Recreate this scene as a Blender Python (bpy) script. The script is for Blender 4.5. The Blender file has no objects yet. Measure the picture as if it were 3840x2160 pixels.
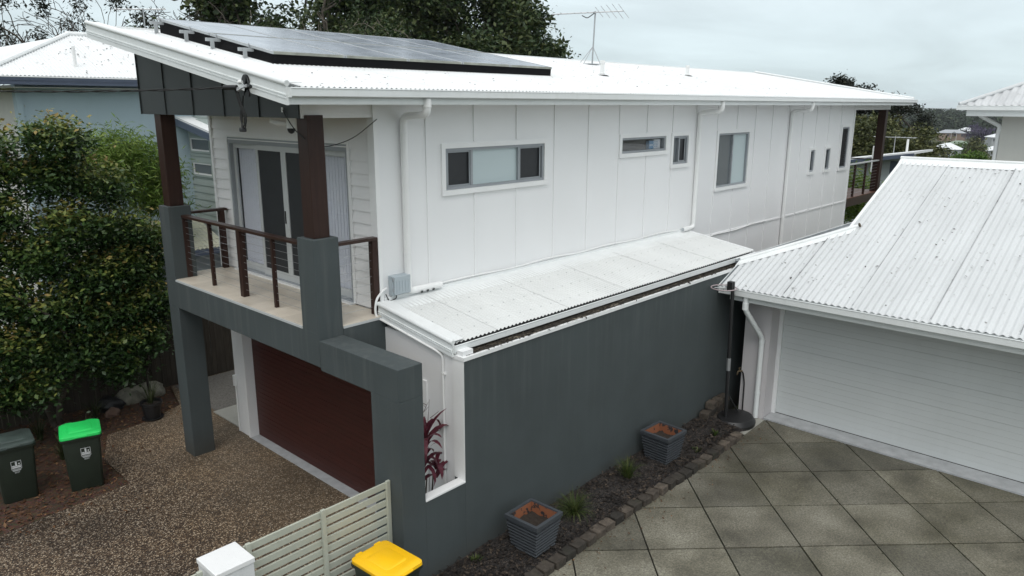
import bpy, bmesh, math, random
import numpy as np
from mathutils import Vector, Matrix
R = math.radians
SC = bpy.context.scene
COL = SC.collection
random.seed(7)
RNG = np.random.default_rng(11)

# ------------------------------------------------------------------ camera
cam_d = bpy.data.cameras.new("camera")
cam_d.sensor_width = 36.0
cam_d.lens = 36.0 * 2778.78 / 3840.0
cam_d.clip_start = 0.1
cam_d.clip_end = 9000.0
cam = bpy.data.objects.new("camera", cam_d)
COL.objects.link(cam)
_p, _y, _r = 0.2437482, 0.74803195, 0.00290914
_f = Vector((math.cos(_y) * math.cos(_p), math.sin(_y) * math.cos(_p), -math.sin(_p)))
_rt = Vector((math.sin(_y), -math.cos(_y), 0.0))
_up = _rt.cross(_f)
_r2 = _rt * math.cos(_r) + _up * math.sin(_r)
_u2 = _up * math.cos(_r) - _rt * math.sin(_r)
_m = Matrix((_r2, _u2, -_f)).transposed()
cam.matrix_world = Matrix.Translation((0, 0, 6.0)) @ _m.to_4x4()
SC.camera = cam

# ------------------------------------------------------------------ world: overcast sky
SUN_EL, SUN_AZ = R(58), R(218)          # direction towards the sun, azimuth from +x
W = bpy.data.worlds.new("World")
SC.world = W
W.use_nodes = True
W.cycles.sampling_method = 'MANUAL'
W.cycles.sample_map_resolution = 256
nt = W.node_tree
for n in list(nt.nodes):
    nt.nodes.remove(n)
def wn(t, **k):
    n = nt.nodes.new(t)
    for a, b in k.items():
        setattr(n, a, b)
    return n
wo = wn('ShaderNodeOutputWorld')
bg = wn('ShaderNodeBackground')
bg.inputs['Strength'].default_value = 0.1
sky = wn('ShaderNodeTexSky', sky_type='NISHITA')
sky.sun_disc = False
sky.sun_elevation = SUN_EL
sky.sun_rotation = math.pi / 2 - SUN_AZ
tc = wn('ShaderNodeTexCoord')
sep = wn('ShaderNodeSeparateXYZ')
nt.links.new(tc.outputs['Generated'], sep.inputs[0])
zc = wn('ShaderNodeMath', operation='MAXIMUM'); zc.inputs[1].default_value = 0.0
nt.links.new(sep.outputs['Z'], zc.inputs[0])
# the grey cloud sheet, brighter towards the zenith as an overcast sky is
ramp = wn('ShaderNodeValToRGB')
e = ramp.color_ramp.elements
e[0].position = 0.0; e[0].color = (0.555, 0.66, 0.695, 1)
e[1].position = 1.0; e[1].color = (0.90, 0.93, 0.945, 1)
m = e.new(0.10); m.color = (0.615, 0.71, 0.745, 1)
m = e.new(0.22); m.color = (0.735, 0.81, 0.84, 1)
m = e.new(0.45); m.color = (0.87, 0.92, 0.94, 1)
nt.links.new(zc.outputs[0], ramp.inputs[0])
# flat cloud layer coordinates
zz = wn('ShaderNodeMath', operation='ADD'); zz.inputs[1].default_value = 0.10
nt.links.new(zc.outputs[0], zz.inputs[0])
dv = wn('ShaderNodeVectorMath', operation='DIVIDE')
cmb = wn('ShaderNodeCombineXYZ')
for i in range(3):
    nt.links.new(zz.outputs[0], cmb.inputs[i])
nt.links.new(tc.outputs['Generated'], dv.inputs[0]); nt.links.new(cmb.outputs[0], dv.inputs[1])
mp = wn('ShaderNodeMapping'); mp.inputs['Scale'].default_value = (0.55, 0.9, 0.0)
mp.inputs['Rotation'].default_value = (0, 0, R(25))
nt.links.new(dv.outputs[0], mp.inputs[0])
cn = wn('ShaderNodeTexNoise'); cn.inputs['Scale'].default_value = 0.9; cn.inputs['Detail'].default_value = 6
cn.inputs['Roughness'].default_value = 0.55; cn.inputs['Distortion'].default_value = 0.6
nt.links.new(mp.outputs[0], cn.inputs['Vector'])
mr = wn('ShaderNodeMapRange'); mr.inputs[1].default_value = 0.3; mr.inputs[2].default_value = 0.72
mr.inputs[3].default_value = 0.90; mr.inputs[4].default_value = 1.12
nt.links.new(cn.outputs['Fac'], mr.inputs[0])
mul = wn('ShaderNodeVectorMath', operation='SCALE')
nt.links.new(ramp.outputs[0], mul.inputs[0]); nt.links.new(mr.outputs[0], mul.inputs['Scale'])
mul2 = wn('ShaderNodeVectorMath', operation='SCALE'); mul2.inputs['Scale'].default_value = 10.2
nt.links.new(mul.outputs[0], mul2.inputs[0])
mix = wn('ShaderNodeMix', data_type='RGBA'); mix.inputs[0].default_value = 0.94
nt.links.new(sky.outputs[0], mix.inputs[6]); nt.links.new(mul2.outputs[0], mix.inputs[7])
nt.links.new(mix.outputs[2], bg.inputs[0]); nt.links.new(bg.outputs[0], wo.inputs[0])

sun_d = bpy.data.lights.new("sun", 'SUN')
sun_d.energy = 1.0
sun_d.angle = R(35)
sun_d.color = (1.0, 0.97, 0.93)
sun = bpy.data.objects.new("sun", sun_d)
COL.objects.link(sun)
_sd = Vector((math.cos(SUN_EL) * math.cos(SUN_AZ), math.cos(SUN_EL) * math.sin(SUN_AZ), math.sin(SUN_EL)))
sun.rotation_euler = _sd.to_track_quat('Z', 'Y').to_euler()
sun.location = _sd * 60

vs = SC.view_settings
vs.view_transform = 'Standard'
vs.look = 'None'
vs.gamma = 1.0
vs.use_curve_mapping = False
vs.exposure = 0.26
SC.cycles.use_denoising = True
SC.cycles.use_adaptive_sampling = True
SC.cycles.adaptive_threshold = 0.02
SC.cycles.max_bounces = 4
SC.cycles.transparent_max_bounces = 12
SC.cycles.caustics_reflective = False
SC.cycles.caustics_refractive = False

# ------------------------------------------------------------------ helpers
def tag(o, label=None, cat=None, group=None, kind=None):
    if label: o['label'] = label
    if cat: o['category'] = cat
    if group: o['group'] = group
    if kind: o['kind'] = kind
    return o
def thing(name, label, cat, loc=(0, 0, 0), rz=0.0, group=None):
    o = bpy.data.objects.new(name, None)
    o.empty_display_size = 0.2
    COL.objects.link(o)
    o.location = loc
    o.rotation_euler = (0, 0, rz)
    return tag(o, label, cat, group)
def worg(p):
    v = Vector((0, 0, 0))
    while p is not None:
        v += p.location
        p = p.parent
    return v
def link(name, me, m, parent=None, loc=None):
    o = bpy.data.objects.new(name, me)
    COL.objects.link(o)
    if m is not None and not me.materials:
        me.materials.append(m)
    if parent is not None:
        o.parent = parent
    if loc is not None:
        o.location = loc
    return o
def copy_tree(o, parent=None):
    c = o.copy(); COL.objects.link(c); c.parent = parent
    for ch in o.children:
        copy_tree(ch, c)
    return c
class MB:
    def __init__(s):
        s.v = []; s.f = []
    def face(s, pts):
        i = len(s.v); s.v += [tuple(p) for p in pts]; s.f.append(tuple(range(i, i + len(pts)))); return s
    def hexa(s, p):                       # 8 points: bottom ring then top ring
        i = len(s.v); s.v += [tuple(q) for q in p]
        for q in ((3, 2, 1, 0), (4, 5, 6, 7), (0, 1, 5, 4), (1, 2, 6, 5), (2, 3, 7, 6), (3, 0, 4, 7)):
            s.f.append(tuple(i + k for k in q))
        return s
    def box(s, x0, x1, y0, y1, z0, z1):
        return s.hexa([(x0, y0, z0), (x1, y0, z0), (x1, y1, z0), (x0, y1, z0), (x0, y0, z1), (x1, y0, z1), (x1, y1, z1), (x0, y1, z1)])
    def prism(s, poly, vec):              # polygon of 3-D points swept by a vector
        n = len(poly); i = len(s.v); v = Vector(vec)
        s.v += [tuple(p) for p in poly] + [tuple(Vector(p) + v) for p in poly]
        s.f.append(tuple(range(i, i + n))[::-1]); s.f.append(tuple(range(i + n, i + 2 * n)))
        for k in range(n):
            l = (k + 1) % n
            s.f.append((i + k, i + l, i + n + l, i + n + k))
        return s
    def tube(s, pts, r, n=8, cap=True):
        pts = [Vector(p) for p in pts]
        rs = r if isinstance(r, (list, tuple)) else [r] * len(pts)
        i0 = len(s.v); prev = None
        for k, p in enumerate(pts):
            d = (pts[min(k + 1, len(pts) - 1)] - pts[max(k - 1, 0)])
            if d.length < 1e-9: d = Vector((0, 0, 1))
            d.normalize()
            if prev is None:
                a = d.cross(Vector((0, 0, 1)))
                if a.length < 1e-3: a = d.cross(Vector((0, 1, 0)))
            else:
                a = prev - d * prev.dot(d)
                if a.length < 1e-4: a = d.orthogonal()
            a.normalize(); prev = a; b = d.cross(a)
            for j in range(n):
                t = 2 * math.pi * j / n
                s.v.append(tuple(p + (a * math.cos(t) + b * math.sin(t)) * rs[k]))
        for k in range(len(pts) - 1):
            for j in range(n):
                l = (j + 1) % n
                s.f.append((i0 + k * n + j, i0 + k * n + l, i0 + (k + 1) * n + l, i0 + (k + 1) * n + j))
        if cap:
            s.f.append(tuple(i0 + j for j in range(n))[::-1])
            s.f.append(tuple(i0 + (len(pts) - 1) * n + j for j in range(n)))
        return s
    def build(s, name, m, parent=None, smooth=False, bevel=0.0, label=None):
        off = worg(parent)
        me = bpy.data.meshes.new(name)
        me.from_pydata([(a - off.x, b - off.y, c - off.z) for a, b, c in s.v], [], s.f)
        if bevel > 0 or smooth:
            bm = bmesh.new(); bm.from_mesh(me)
            if smooth: bmesh.ops.remove_doubles(bm, verts=bm.verts, dist=1e-5)
            if bevel > 0:
                bmesh.ops.bevel(bm, geom=list(bm.edges), offset=bevel, segments=2, affect='EDGES', profile=0.5, clamp_overlap=True)
            bmesh.ops.recalc_face_normals(bm, faces=bm.faces)
            bm.to_mesh(me); bm.free()
        if smooth:
            for p in me.polygons: p.use_smooth = True
            if hasattr(me, 'set_sharp_from_angle'): me.set_sharp_from_angle(angle=R(40))
        o = link(name, me, m, parent)
        if label: o['label'] = label
        return o
def arc_path(pts, rad=0.06, n=4):
    """polyline with rounded corners"""
    pts = [Vector(p) for p in pts]; out = [pts[0]]
    for i in range(1, len(pts) - 1):
        a, b, c = pts[i - 1], pts[i], pts[i + 1]
        d1 = (a - b); d2 = (c - b); r = min(rad, d1.length * .45, d2.length * .45)
        p1 = b + d1.normalized() * r; p2 = b + d2.normalized() * r
        for k in range(n + 1):
            t = k / n
            out.append(p1 * (1 - t) ** 2 + b * 2 * t * (1 - t) + p2 * t * t)
    out.append(pts[-1]); return out
def rects_minus(r, holes):
    x0, x1, z0, z1 = r
    xs = sorted({x0, x1} | {min(max(v, x0), x1) for h in holes for v in h[:2]})
    zs = sorted({z0, z1} | {min(max(v, z0), z1) for h in holes for v in h[2:]})
    out = []
    for a, b in zip(xs, xs[1:]):
        for c, d in zip(zs, zs[1:]):
            mx, mz = (a + b) / 2, (c + d) / 2
            if not any(h[0] < mx < h[1] and h[2] < mz < h[3] for h in holes):
                out.append((a, b, c, d))
    return out

# ------------------------------------------------------------------ materials
MATS = {}
class NT:
    def __init__(s, name):
        s.m = bpy.data.materials.new(name); s.m.use_nodes = True
        s.t = s.m.node_tree; s.b = s.t.nodes['Principled BSDF']
        MATS[name] = s.m
        s.pos = None
    def n(s, t, **k):
        o = s.t.nodes.new(t)
        for a, b in k.items(): setattr(o, a, b)
        return o
    def l(s, a, b): s.t.links.new(a, b)
    def P(s, scale=(1, 1, 1), rot=(0, 0, 0)):
        if s.pos is None: s.pos = s.n('ShaderNodeNewGeometry')
        mp = s.n('ShaderNodeMapping'); mp.inputs['Scale'].default_value = scale; mp.inputs['Rotation'].default_value = rot
        s.l(s.pos.outputs['Position'], mp.inputs[0]); return mp.outputs[0]
    def noise(s, scale, detail=4, rough=0.55, vec=None, dist=0.0):
        o = s.n('ShaderNodeTexNoise'); o.inputs['Scale'].default_value = scale; o.inputs['Detail'].default_value = detail
        o.inputs['Roughness'].default_value = rough; o.inputs['Distortion'].default_value = dist
        s.l(vec if vec is not None else s.P(), o.inputs['Vector']); return o.outputs['Fac']
    def voro(s, scale, vec=None, feature='F1', out='Distance', rand=1.0):
        o = s.n('ShaderNodeTexVoronoi', feature=feature); o.inputs['Scale'].default_value = scale
        o.inputs['Randomness'].default_value = rand
        s.l(vec if vec is not None else s.P(), o.inputs['Vector']); return o.outputs[out]
    def ramp(s, fac, stops, interp='LINEAR'):
        o = s.n('ShaderNodeValToRGB'); o.color_ramp.interpolation = interp; el = o.color_ramp.elements
        for i, (p, c) in enumerate(stops):
            c = tuple(c) if len(c) == 4 else tuple(c) + (1,)
            if i < 2: el[i].position = p; el[i].color = c
            else: q = el.new(p); q.color = c
        s.l(fac, o.inputs[0]); return o.outputs[0]
    def mix(s, fac, a, b, mode='MIX'):
        o = s.n('ShaderNodeMix', data_type='RGBA', blend_type=mode)
        for sock, v in ((o.inputs[0], fac), (o.inputs[6], a), (o.inputs[7], b)):
            if isinstance(v, (int, float)): sock.default_value = v
            elif isinstance(v, (tuple, list)): sock.default_value = tuple(v) if len(v) == 4 else tuple(v) + (1,)
            else: s.l(v, sock)
        return o.outputs[2]
    def math(s, op, a, b=0.0):
        o = s.n('ShaderNodeMath', operation=op)
        for i, v in enumerate((a, b)):
            if isinstance(v, (int, float)): o.inputs[i].default_value = v
            else: s.l(v, o.inputs[i])
        return o.outputs[0]
    def bump(s, h, strength=0.3, dist=0.01):
        o = s.n('ShaderNodeBump'); o.inputs['Strength'].default_value = strength; o.inputs['Distance'].default_value = dist
        s.l(h, o.inputs['Height']); s.l(o.outputs[0], s.b.inputs['Normal'])
    def set(s, col=None, rough=None, spec=None, metal=None):
        for nme, v in (('Base Color', col), ('Roughness', rough), ('Specular IOR Level', spec), ('Metallic', metal)):
            if v is None: continue
            if isinstance(v, (int, float)): s.b.inputs[nme].default_value = v
            elif isinstance(v, (tuple, list)): s.b.inputs[nme].default_value = tuple(v) if len(v) == 4 else tuple(v) + (1,)
            else: s.l(v, s.b.inputs[nme])
        return s
def col(c, k): return tuple(x * k for x in c)
def simple(name, c, rough=0.6, var=0.10, scale=3.0, fine=40.0, bump=0.0, spec=0.5, metal=0.0, bscale=60):
    t = NT(name)
    f = t.noise(scale, 5)
    c1 = t.ramp(f, [(0.3, col(c, 1 - var)), (0.7, col(c, 1 + var))])
    g = t.noise(fine, 2)
    c2 = t.mix(t.math('MULTIPLY', g, 0.25), c1, col(c, 1 - 2 * var))
    t.set(c2, rough, spec, metal)
    if bump: t.bump(t.noise(bscale, 3), bump, 0.004)
    return t.m
def streaky(name, c, rough=0.6, var=0.06, dirt=(0.35, 0.33, 0.28), amount=0.25, bump=0.0):
    """painted wall with faint vertical rain streaks and blotches"""
    t = NT(name)
    f = t.noise(0.9, 5)
    c1 = t.ramp(f, [(0.3, col(c, 1 - var)), (0.7, col(c, 1 + var * .5))])
    s = t.noise(5.0, 5, 0.6, t.P((1.6, 1.6, 0.12)))
    k = t.ramp(s, [(0.52, (0, 0, 0)), (0.8, (amount,) * 3)])
    t.set(t.mix(k, c1, dirt), rough)
    if bump: t.bump(t.noise(90, 3), bump, 0.003)
    return t.m
def white_roof(name, c, speck=0.5, dirt=0.3, slope_axis='y', leaf=1.0):
    t = NT(name)
    sc = (1, .25, 1) if slope_axis == 'y' else (.25, 1, 1)
    a = t.noise(1.3, 5, .6, t.P(sc))
    base = t.ramp(a, [(0.35, col(c, 1.0)), (0.75, col(c, 1 - dirt))])
    b = t.noise(14, 5, .7, t.P((1, .35, 1) if slope_axis == 'y' else (.35, 1, 1)))
    k = t.ramp(b, [(0.60, (0, 0, 0)), (0.72, (speck,) * 3)])
    g = t.mix(k, base, (0.34, 0.345, 0.33))
    v = t.voro(5.5)
    kv = t.ramp(v, [(0.075, (0.9 * leaf,) * 3), (0.13, (0, 0, 0))])
    pick = t.ramp(t.noise(2.3, 2), [(0.5, (0, 0, 0)), (0.58, (1, 1, 1))])
    kk = t.mix(1.0, kv, pick, 'MULTIPLY')
    t.set(t.mix(kk, g, (0.13, 0.125, 0.11)), 0.55)
    return t.m
M = {}
M['white'] = streaky('white_paint', (0.81, 0.81, 0.812), 0.5, 0.02, (0.62, 0.63, 0.63), 0.05)
M['trim'] = simple('white_trim', (0.82, 0.82, 0.815), 0.4, 0.03)
M['board'] = streaky('weatherboard_white', (0.80, 0.79, 0.785), 0.5, 0.03, (0.6, 0.6, 0.58), 0.15)
M['gutter'] = streaky('gutter_white', (0.77, 0.79, 0.785), 0.35, 0.04, (0.5, 0.5, 0.46), 0.2)
M['gutter_in'] = simple('gutter_inside', (0.42, 0.45, 0.47), 0.5, 0.2)
def render_grey():
    """painted cement render: patchy fading, trowel relief, runs below the capping, soil splash at the foot"""
    t = NT('grey_render'); c = (0.055, 0.067, 0.069)
    f = t.noise(.8, 6, .6)
    c1 = t.ramp(f, [(0.28, col(c, .84)), (0.5, c), (0.72, col(c, 1.12))])
    st = t.noise(5.0, 5, .6, t.P((1.8, 1.8, .10)))
    sx = t.n('ShaderNodeSeparateXYZ'); t.l(t.P(), sx.inputs[0])
    top = t.n('ShaderNodeMapRange'); top.inputs[1].default_value = 1.5; top.inputs[2].default_value = 2.9
    t.l(sx.outputs[2], top.inputs[0])
    run = t.math('MULTIPLY', t.ramp(st, [(.50, (0, 0, 0)), (.70, (.55,) * 3)]), t.math('ADD', t.math('MULTIPLY', top.outputs[0], .8), .2))
    c2 = t.mix(run, c1, (0.092, 0.102, 0.100))
    foot = t.n('ShaderNodeMapRange'); foot.inputs[1].default_value = .62; foot.inputs[2].default_value = .22
    t.l(t.math('ADD', sx.outputs[2], t.math('MULTIPLY', t.noise(3.2, 5, .65), .35)), foot.inputs[0])
    c3 = t.mix(t.math('MULTIPLY', foot.outputs[0], .55), c2, (0.052, 0.046, 0.036))
    t.set(c3, .85); t.bump(t.noise(70, 4, .6), .4, .004)
    return t.m
M['grey'] = render_grey()
M['clad'] = simple('charcoal_cladding', (0.031, 0.037, 0.038), 0.55, 0.06)
M['pvc'] = simple('white_pipe', (0.82, 0.82, 0.81), 0.35, 0.03)
M['alu'] = simple('grey_aluminium', (0.30, 0.32, 0.34), 0.45, 0.05)
M['alu_light'] = simple('pale_aluminium', (0.52, 0.535, 0.535), 0.4, 0.05)
M['screen'] = simple('dark_screen', (0.022, 0.024, 0.027), 0.6, 0.15, 5, 200)
M['roof'] = white_roof('roof_white', (0.80, 0.81, 0.81), 0.42, 0.10, 'y')
M['lowroof'] = white_roof('low_roof_cream', (0.72, 0.73, 0.72), 0.15, 0.12, 'y', .12)
M['groof'] = white_roof('garage_roof_white', (0.62, 0.635, 0.64), 0.85, 0.12, 'x')
M['lroof'] = white_roof('left_roof_white', (0.80, 0.81, 0.81), 0.3, 0.12, 'y')
M['cap'] = simple('cap_white', (0.80, 0.815, 0.81), 0.4, 0.04)

def timber(name, c, rough=0.45, axis='z', spec=0.5):
    t = NT(name)
    s = {'x': (1.2, 14, 14), 'y': (14, 1.2, 14), 'z': (14, 14, 1.2)}[axis]
    f = t.noise(1.6, 6, .65, t.P(s), .4)
    c1 = t.ramp(f, [(0.25, col(c, .62)), (0.5, c), (0.78, col(c, 1.35))])
    t.set(t.mix(t.math('MULTIPLY', t.noise(2, 3), .3), c1, col(c, .7)), rough, spec)
    t.bump(f, .15, .003)
    return t.m
M['brown'] = timber('stained_timber_post', (0.036, 0.0165, 0.012), .5, 'z', .3)
M['brown_y'] = timber('stained_timber_rail', (0.040, 0.019, 0.0135), .35, 'y', .4)
M['brown_x'] = timber('stained_timber_beam', (0.040, 0.019, 0.0135), .4, 'x', .4)
M['gdoor'] = timber('garage_door_timber', (0.050, 0.0125, 0.0092), .45, 'y', .35)
M['fence'] = timber('weathered_paling', (0.062, 0.052, 0.042), .9, 'z', .2)
M['deckwood'] = timber('deck_timber', (0.16, 0.07, 0.045), .5, 'y')

def tilem():
    t = NT('beige_tile')
    o = t.n('ShaderNodeObjectInfo')
    f = t.noise(3.5, 5)
    c = t.ramp(f, [(0.3, (0.58, 0.51, 0.42)), (0.7, (0.69, 0.62, 0.52))])
    v = t.ramp(o.outputs['Random'], [(0, (0.86,) * 3), (1, (1.08,) * 3)])
    t.set(t.mix(1.0, c, v, 'MULTIPLY'), .35)
    return t.m
M['tile'] = tilem()
M['grout'] = simple('grout', (0.30, 0.27, 0.23), .8)
M['gutterdirt'] = simple('ledge_dirt', (0.03, 0.024, 0.017), .95, .3, 8, 60, .5)
def blotch_ledge():
    t = NT('dirty_ledge')
    f = t.noise(5, 6, .7, t.P((.7, 2, 1)))
    c = t.ramp(f, [(0.30, (0.36, 0.34, 0.29)), (0.40, (0.16, 0.13, 0.09)), (0.48, (0.030, 0.024, 0.016))])
    t.set(c, .9); t.bump(f, .8, .03)
    return t.m
M['ledge'] = blotch_ledge()
def glass(name, tint=(0.98, 0.985, 0.99), rough=0.02):
    t = NT(name)
    out = t.t.nodes['Material Output']
    tr = t.n('ShaderNodeBsdfTransparent'); tr.inputs[0].default_value = tint + (1,)
    gl = t.n('ShaderNodeBsdfGlossy'); gl.inputs['Roughness'].default_value = rough
    lw = t.n('ShaderNodeLayerWeight'); lw.inputs[0].default_value = .5
    fr = t.n('ShaderNodeMath', operation='MULTIPLY_ADD')
    pw = t.math('POWER', lw.outputs['Facing'], 4.0)
    t.l(pw, fr.inputs[0]); fr.inputs[1].default_value = .7; fr.inputs[2].default_value = .03
    mx = t.n('ShaderNodeMixShader')
    t.l(fr.outputs[0], mx.inputs[0]); t.l(tr.outputs[0], mx.inputs[1]); t.l(gl.outputs[0], mx.inputs[2])
    t.l(mx.outputs[0], out.inputs[0])
    return t.m
M['glass'] = glass('clear_glass')
M['darkglass'] = NT('dark_glass').set((0.035, 0.04, 0.045), .04, .6).m
M['greyglass'] = NT('grey_glass').set((0.13, 0.145, 0.155), .04, .6).m
M['frost'] = NT('frosted_glass').set((0.50, 0.585, 0.60), .12, .5).m
M['blind'] = simple('vertical_blind_fabric', (0.80, 0.81, 0.88), .8, .03)
M['room'] = simple('room_dark', (0.05, 0.05, 0.05), .9)
M['black'] = simple('black_plastic', (0.015, 0.015, 0.016), .45, .1)
M['rubber'] = simple('black_rubber', (0.012, 0.012, 0.012), .7, .1)
M['steel'] = simple('galvanised_steel', (0.45, 0.46, 0.47), .4, .1, metal=.7)
M['wire'] = simple('stainless_wire', (0.42, 0.42, 0.43), .35, .05, metal=.6)
M['boxgrey'] = simple('meter_box_grey', (0.39, 0.44, 0.47), .5, .05)
M['navy'] = simple('navy_gutter', (0.075, 0.095, 0.14), .4, .06)
M['bluewall'] = streaky('pale_blue_render', (0.42, 0.53, 0.585), .85, .05, (.34, .43, .47), .2, .2)
M['creamwall'] = streaky('cream_render', (0.56, 0.56, 0.52), .85, .04, (.45, .45, .42), .2, .2)
M['sage'] = streaky('sage_weatherboard', (0.36, 0.415, 0.395), .6, .05, (.28, .33, .31), .2)
M['gwall'] = streaky('garage_render', (0.56, 0.535, 0.54), .85, .04, (.42, .40, .40), .2, .2)
M['gslat'] = streaky('garage_door_white', (0.60, 0.62, 0.615), .5, .04, (.46, .48, .46), .15)
M['thresh'] = simple('pale_concrete', (0.42, 0.43, 0.44), .85, .15, 6, 90, .3)
# ================================================================== SETTING
def terr(x, y):
    s = x * math.cos(R(14)) + y * math.sin(R(14))
    az = math.atan2(y, max(x, 1e-3)) if x > 0 else math.pi / 2
    w = min(1.0, max(0.0, (R(48) - az) / R(18)))
    w = w * w * (3 - 2 * w)
    d = max(0.0, s - 17)
    r = math.hypot(x, y)
    def ss(a, b): 
        t = min(1.0, max(0.0, (r - a) / (b - a))); return t * t * (3 - 2 * t)
    drop = 5.4 * (1 - math.exp(-d / 24.0)) + 9.5 * ss(80, 320) - 7.0 * ss(480, 720) + 14.0 * ss(850, 1500)
    return -0.07 - drop * w
def soilm():
    t = NT('leafy_soil')
    f = t.noise(9, 6, .7)
    c = t.ramp(f, [(0.3, (0.016, 0.010, 0.007)), (0.5, (0.045, 0.024, 0.014)), (0.72, (0.095, 0.045, 0.024))])
    g = t.voro(34, out='Color')
    t.set(t.mix(.25, c, t.mix(1.0, g, (0.16, 0.08, 0.04), 'MULTIPLY')), .9)
    t.bump(t.noise(40, 4), .6, .02)
    return t.m
M['soil'] = soilm()
def groundm():
    t = NT('ground_grass')
    f = t.noise(.08, 6, .6)
    c = t.ramp(f, [(0.35, (0.030, 0.040, 0.014)), (0.55, (0.055, 0.06, 0.025)), (0.75, (0.10, 0.085, 0.045))])
    t.set(c, .95); return t.m
M['ground'] = groundm()
def aggregate():
    t = NT('exposed_aggregate')
    v = t.n('ShaderNodeTexVoronoi', feature='F1'); v.inputs['Scale'].default_value = 60
    t.l(t.P(), v.inputs['Vector'])
    sp = t.n('ShaderNodeSeparateColor'); t.l(v.outputs['Color'], sp.inputs[0])
    stone = t.ramp(sp.outputs[0], [(0.0, (0.014, 0.010, 0.008)), (0.35, (0.046, 0.030, 0.020)), (0.6, (0.10, 0.070, 0.046)), (0.80, (0.22, 0.175, 0.13)), (1.0, (0.46, 0.42, 0.36))])
    edge = t.ramp(v.outputs['Distance'], [(0.40, (0, 0, 0)), (0.80, (.8, .8, .8))])
    c = t.mix(edge, stone, (0.022, 0.016, 0.012))
    # weathered tone: paler band by the house, darker damp patches
    big = t.noise(.55, 4, .6)
    tone = t.ramp(big, [(0.30, (0.56, 0.52, 0.50)), (0.46, (1.05, 0.96, 0.86)), (0.70, (1.45, 1.25, 0.98))])
    c = t.mix(1.0, c, tone, 'MULTIPLY')
    sx = t.n('ShaderNodeSeparateXYZ'); t.l(t.P(), sx.inputs[0])
    near = t.n('ShaderNodeMapRange'); near.inputs[1].default_value = 4.3; near.inputs[2].default_value = 5.9
    t.l(t.math('ADD', sx.outputs[0], t.math('MULTIPLY', big, 1.0)), near.inputs[0])
    c = t.mix(t.math('MULTIPLY', near.outputs[0], .40), c, t.mix(.5, c, (0.30, 0.235, 0.155)))
    t.set(c, t.ramp(big, [(0.3, (.45,) * 3), (.7, (.75,) * 3)]))
    t.bump(v.outputs['Distance'], .5, .008)
    return t.m
M['agg'] = aggregate()
def paverm():
    t = NT('wet_concrete_paver')
    o = t.n('ShaderNodeObjectInfo')
    f = t.noise(1.4, 6, .6)
    c = t.ramp(f, [(0.26, (0.062, 0.057, 0.042)), (0.5, (0.140, 0.131, 0.100)), (0.74, (0.215, 0.205, 0.165))])
    v = t.ramp(o.outputs['Random'], [(0, (0.72, .72, .72)), (.5, (.97, .96, .95)), (1, (1.2, 1.19, 1.16))])
    c = t.mix(1.0, c, v, 'MULTIPLY')
    mo = t.ramp(t.noise(.8, 3, .5), [(.48, (0, 0, 0)), (.66, (.28,) * 3)])
    c = t.mix(mo, c, (0.055, 0.050, 0.020))
    g = t.ramp(t.noise(38, 4, .85), [(.28, (.35,) * 3), (.5, (.95,) * 3), (.72, (1.75,) * 3)])
    c = t.mix(1.0, c, g, 'MULTIPLY')
    sp = t.ramp(t.noise(7, 3, .75), [(.70, (0, 0, 0)), (.78, (.35,) * 3)])
    c = t.mix(sp, c, (0.32, 0.32, 0.29))
    t.set(c, t.ramp(f, [(.3, (.5,) * 3), (.7, (.8,) * 3)]))
    t.bump(t.noise(60, 3), .4, .005)
    return t.m
M['paver'] = paverm()
M['joint'] = simple('dark_joint', (0.012, 0.011, 0.009), .95)
def mulchm():
    t = NT('dark_mulch')
    f = t.voro(42, t.P((1, 1.8, 1)), out='Color')
    sp = t.n('ShaderNodeSeparateColor'); t.l(f, sp.inputs[0])
    c = t.ramp(sp.outputs[0], [(0, (0.006, 0.005, 0.005)), (.7, (0.022, 0.018, 0.016)), (1, (0.07, 0.055, 0.045))])
    t.set(c, .85); t.bump(t.noise(45, 4), .9, .02)
    return t.m
M['mulch'] = mulchm()

def sheet(name, pts, z, m, thick=0.0, parent=None):
    b = MB()
    if thick: b.prism([(x, y, z - thick) for x, y in pts], (0, 0, thick))
    else: b.face([(x, y, z) for x, y in pts])
    o = b.build(name, m, parent)
    if parent is None: o['kind'] = 'structure'
    return o
# terrain out to the horizon
def make_ground():
    rs = [0, 4, 8, 12, 16, 20, 24, 28, 33, 40, 48, 58, 70, 85, 105, 130, 160, 200, 250, 320, 420, 560, 750, 1000, 1400, 2000, 3000, 4500, 6500]
    n = 72; v = [(0, 0, terr(0, 0))]; f = []
    for r in rs[1:]:
        for k in range(n):
            a = 2 * math.pi * k / n
            x, y = r * math.cos(a), r * math.sin(a)
            v.append((x, y, terr(x, y)))
    for k in range(n):
        f.append((0, 1 + k, 1 + (k + 1) % n))
    for i in range(len(rs) - 2):
        for k in range(n):
            a = 1 + i * n + k; b = 1 + i * n + (k + 1) % n
            f.append((a, a + n, b + n, b))
    me = bpy.data.meshes.new('ground'); me.from_pydata(v, [], f)
    o = link('ground', me, M['ground']); o['kind'] = 'structure'
make_ground()
sheet('driveway', [(-8, 10.6), (1.93, 11.74), (3.80, 11.97), (3.80, 13.15), (4.2, 14.15), (5.0, 14.25), (5.75, 14.6), (6.05, 15.75), (11, 15.75), (11, 12.5), (6.02, 12.5), (6.02, 6.40), (-8, 6.40)], 0.0, M['agg'], .14)
sheet('garden_bed', [(-8, 10.4), (2, 11.5), (3.9, 11.8), (3.9, 13.1), (4.3, 14.0), (6.3, 14.2), (6.3, 16.0), (-8, 16.0)], -0.03, M['soil'])
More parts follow.
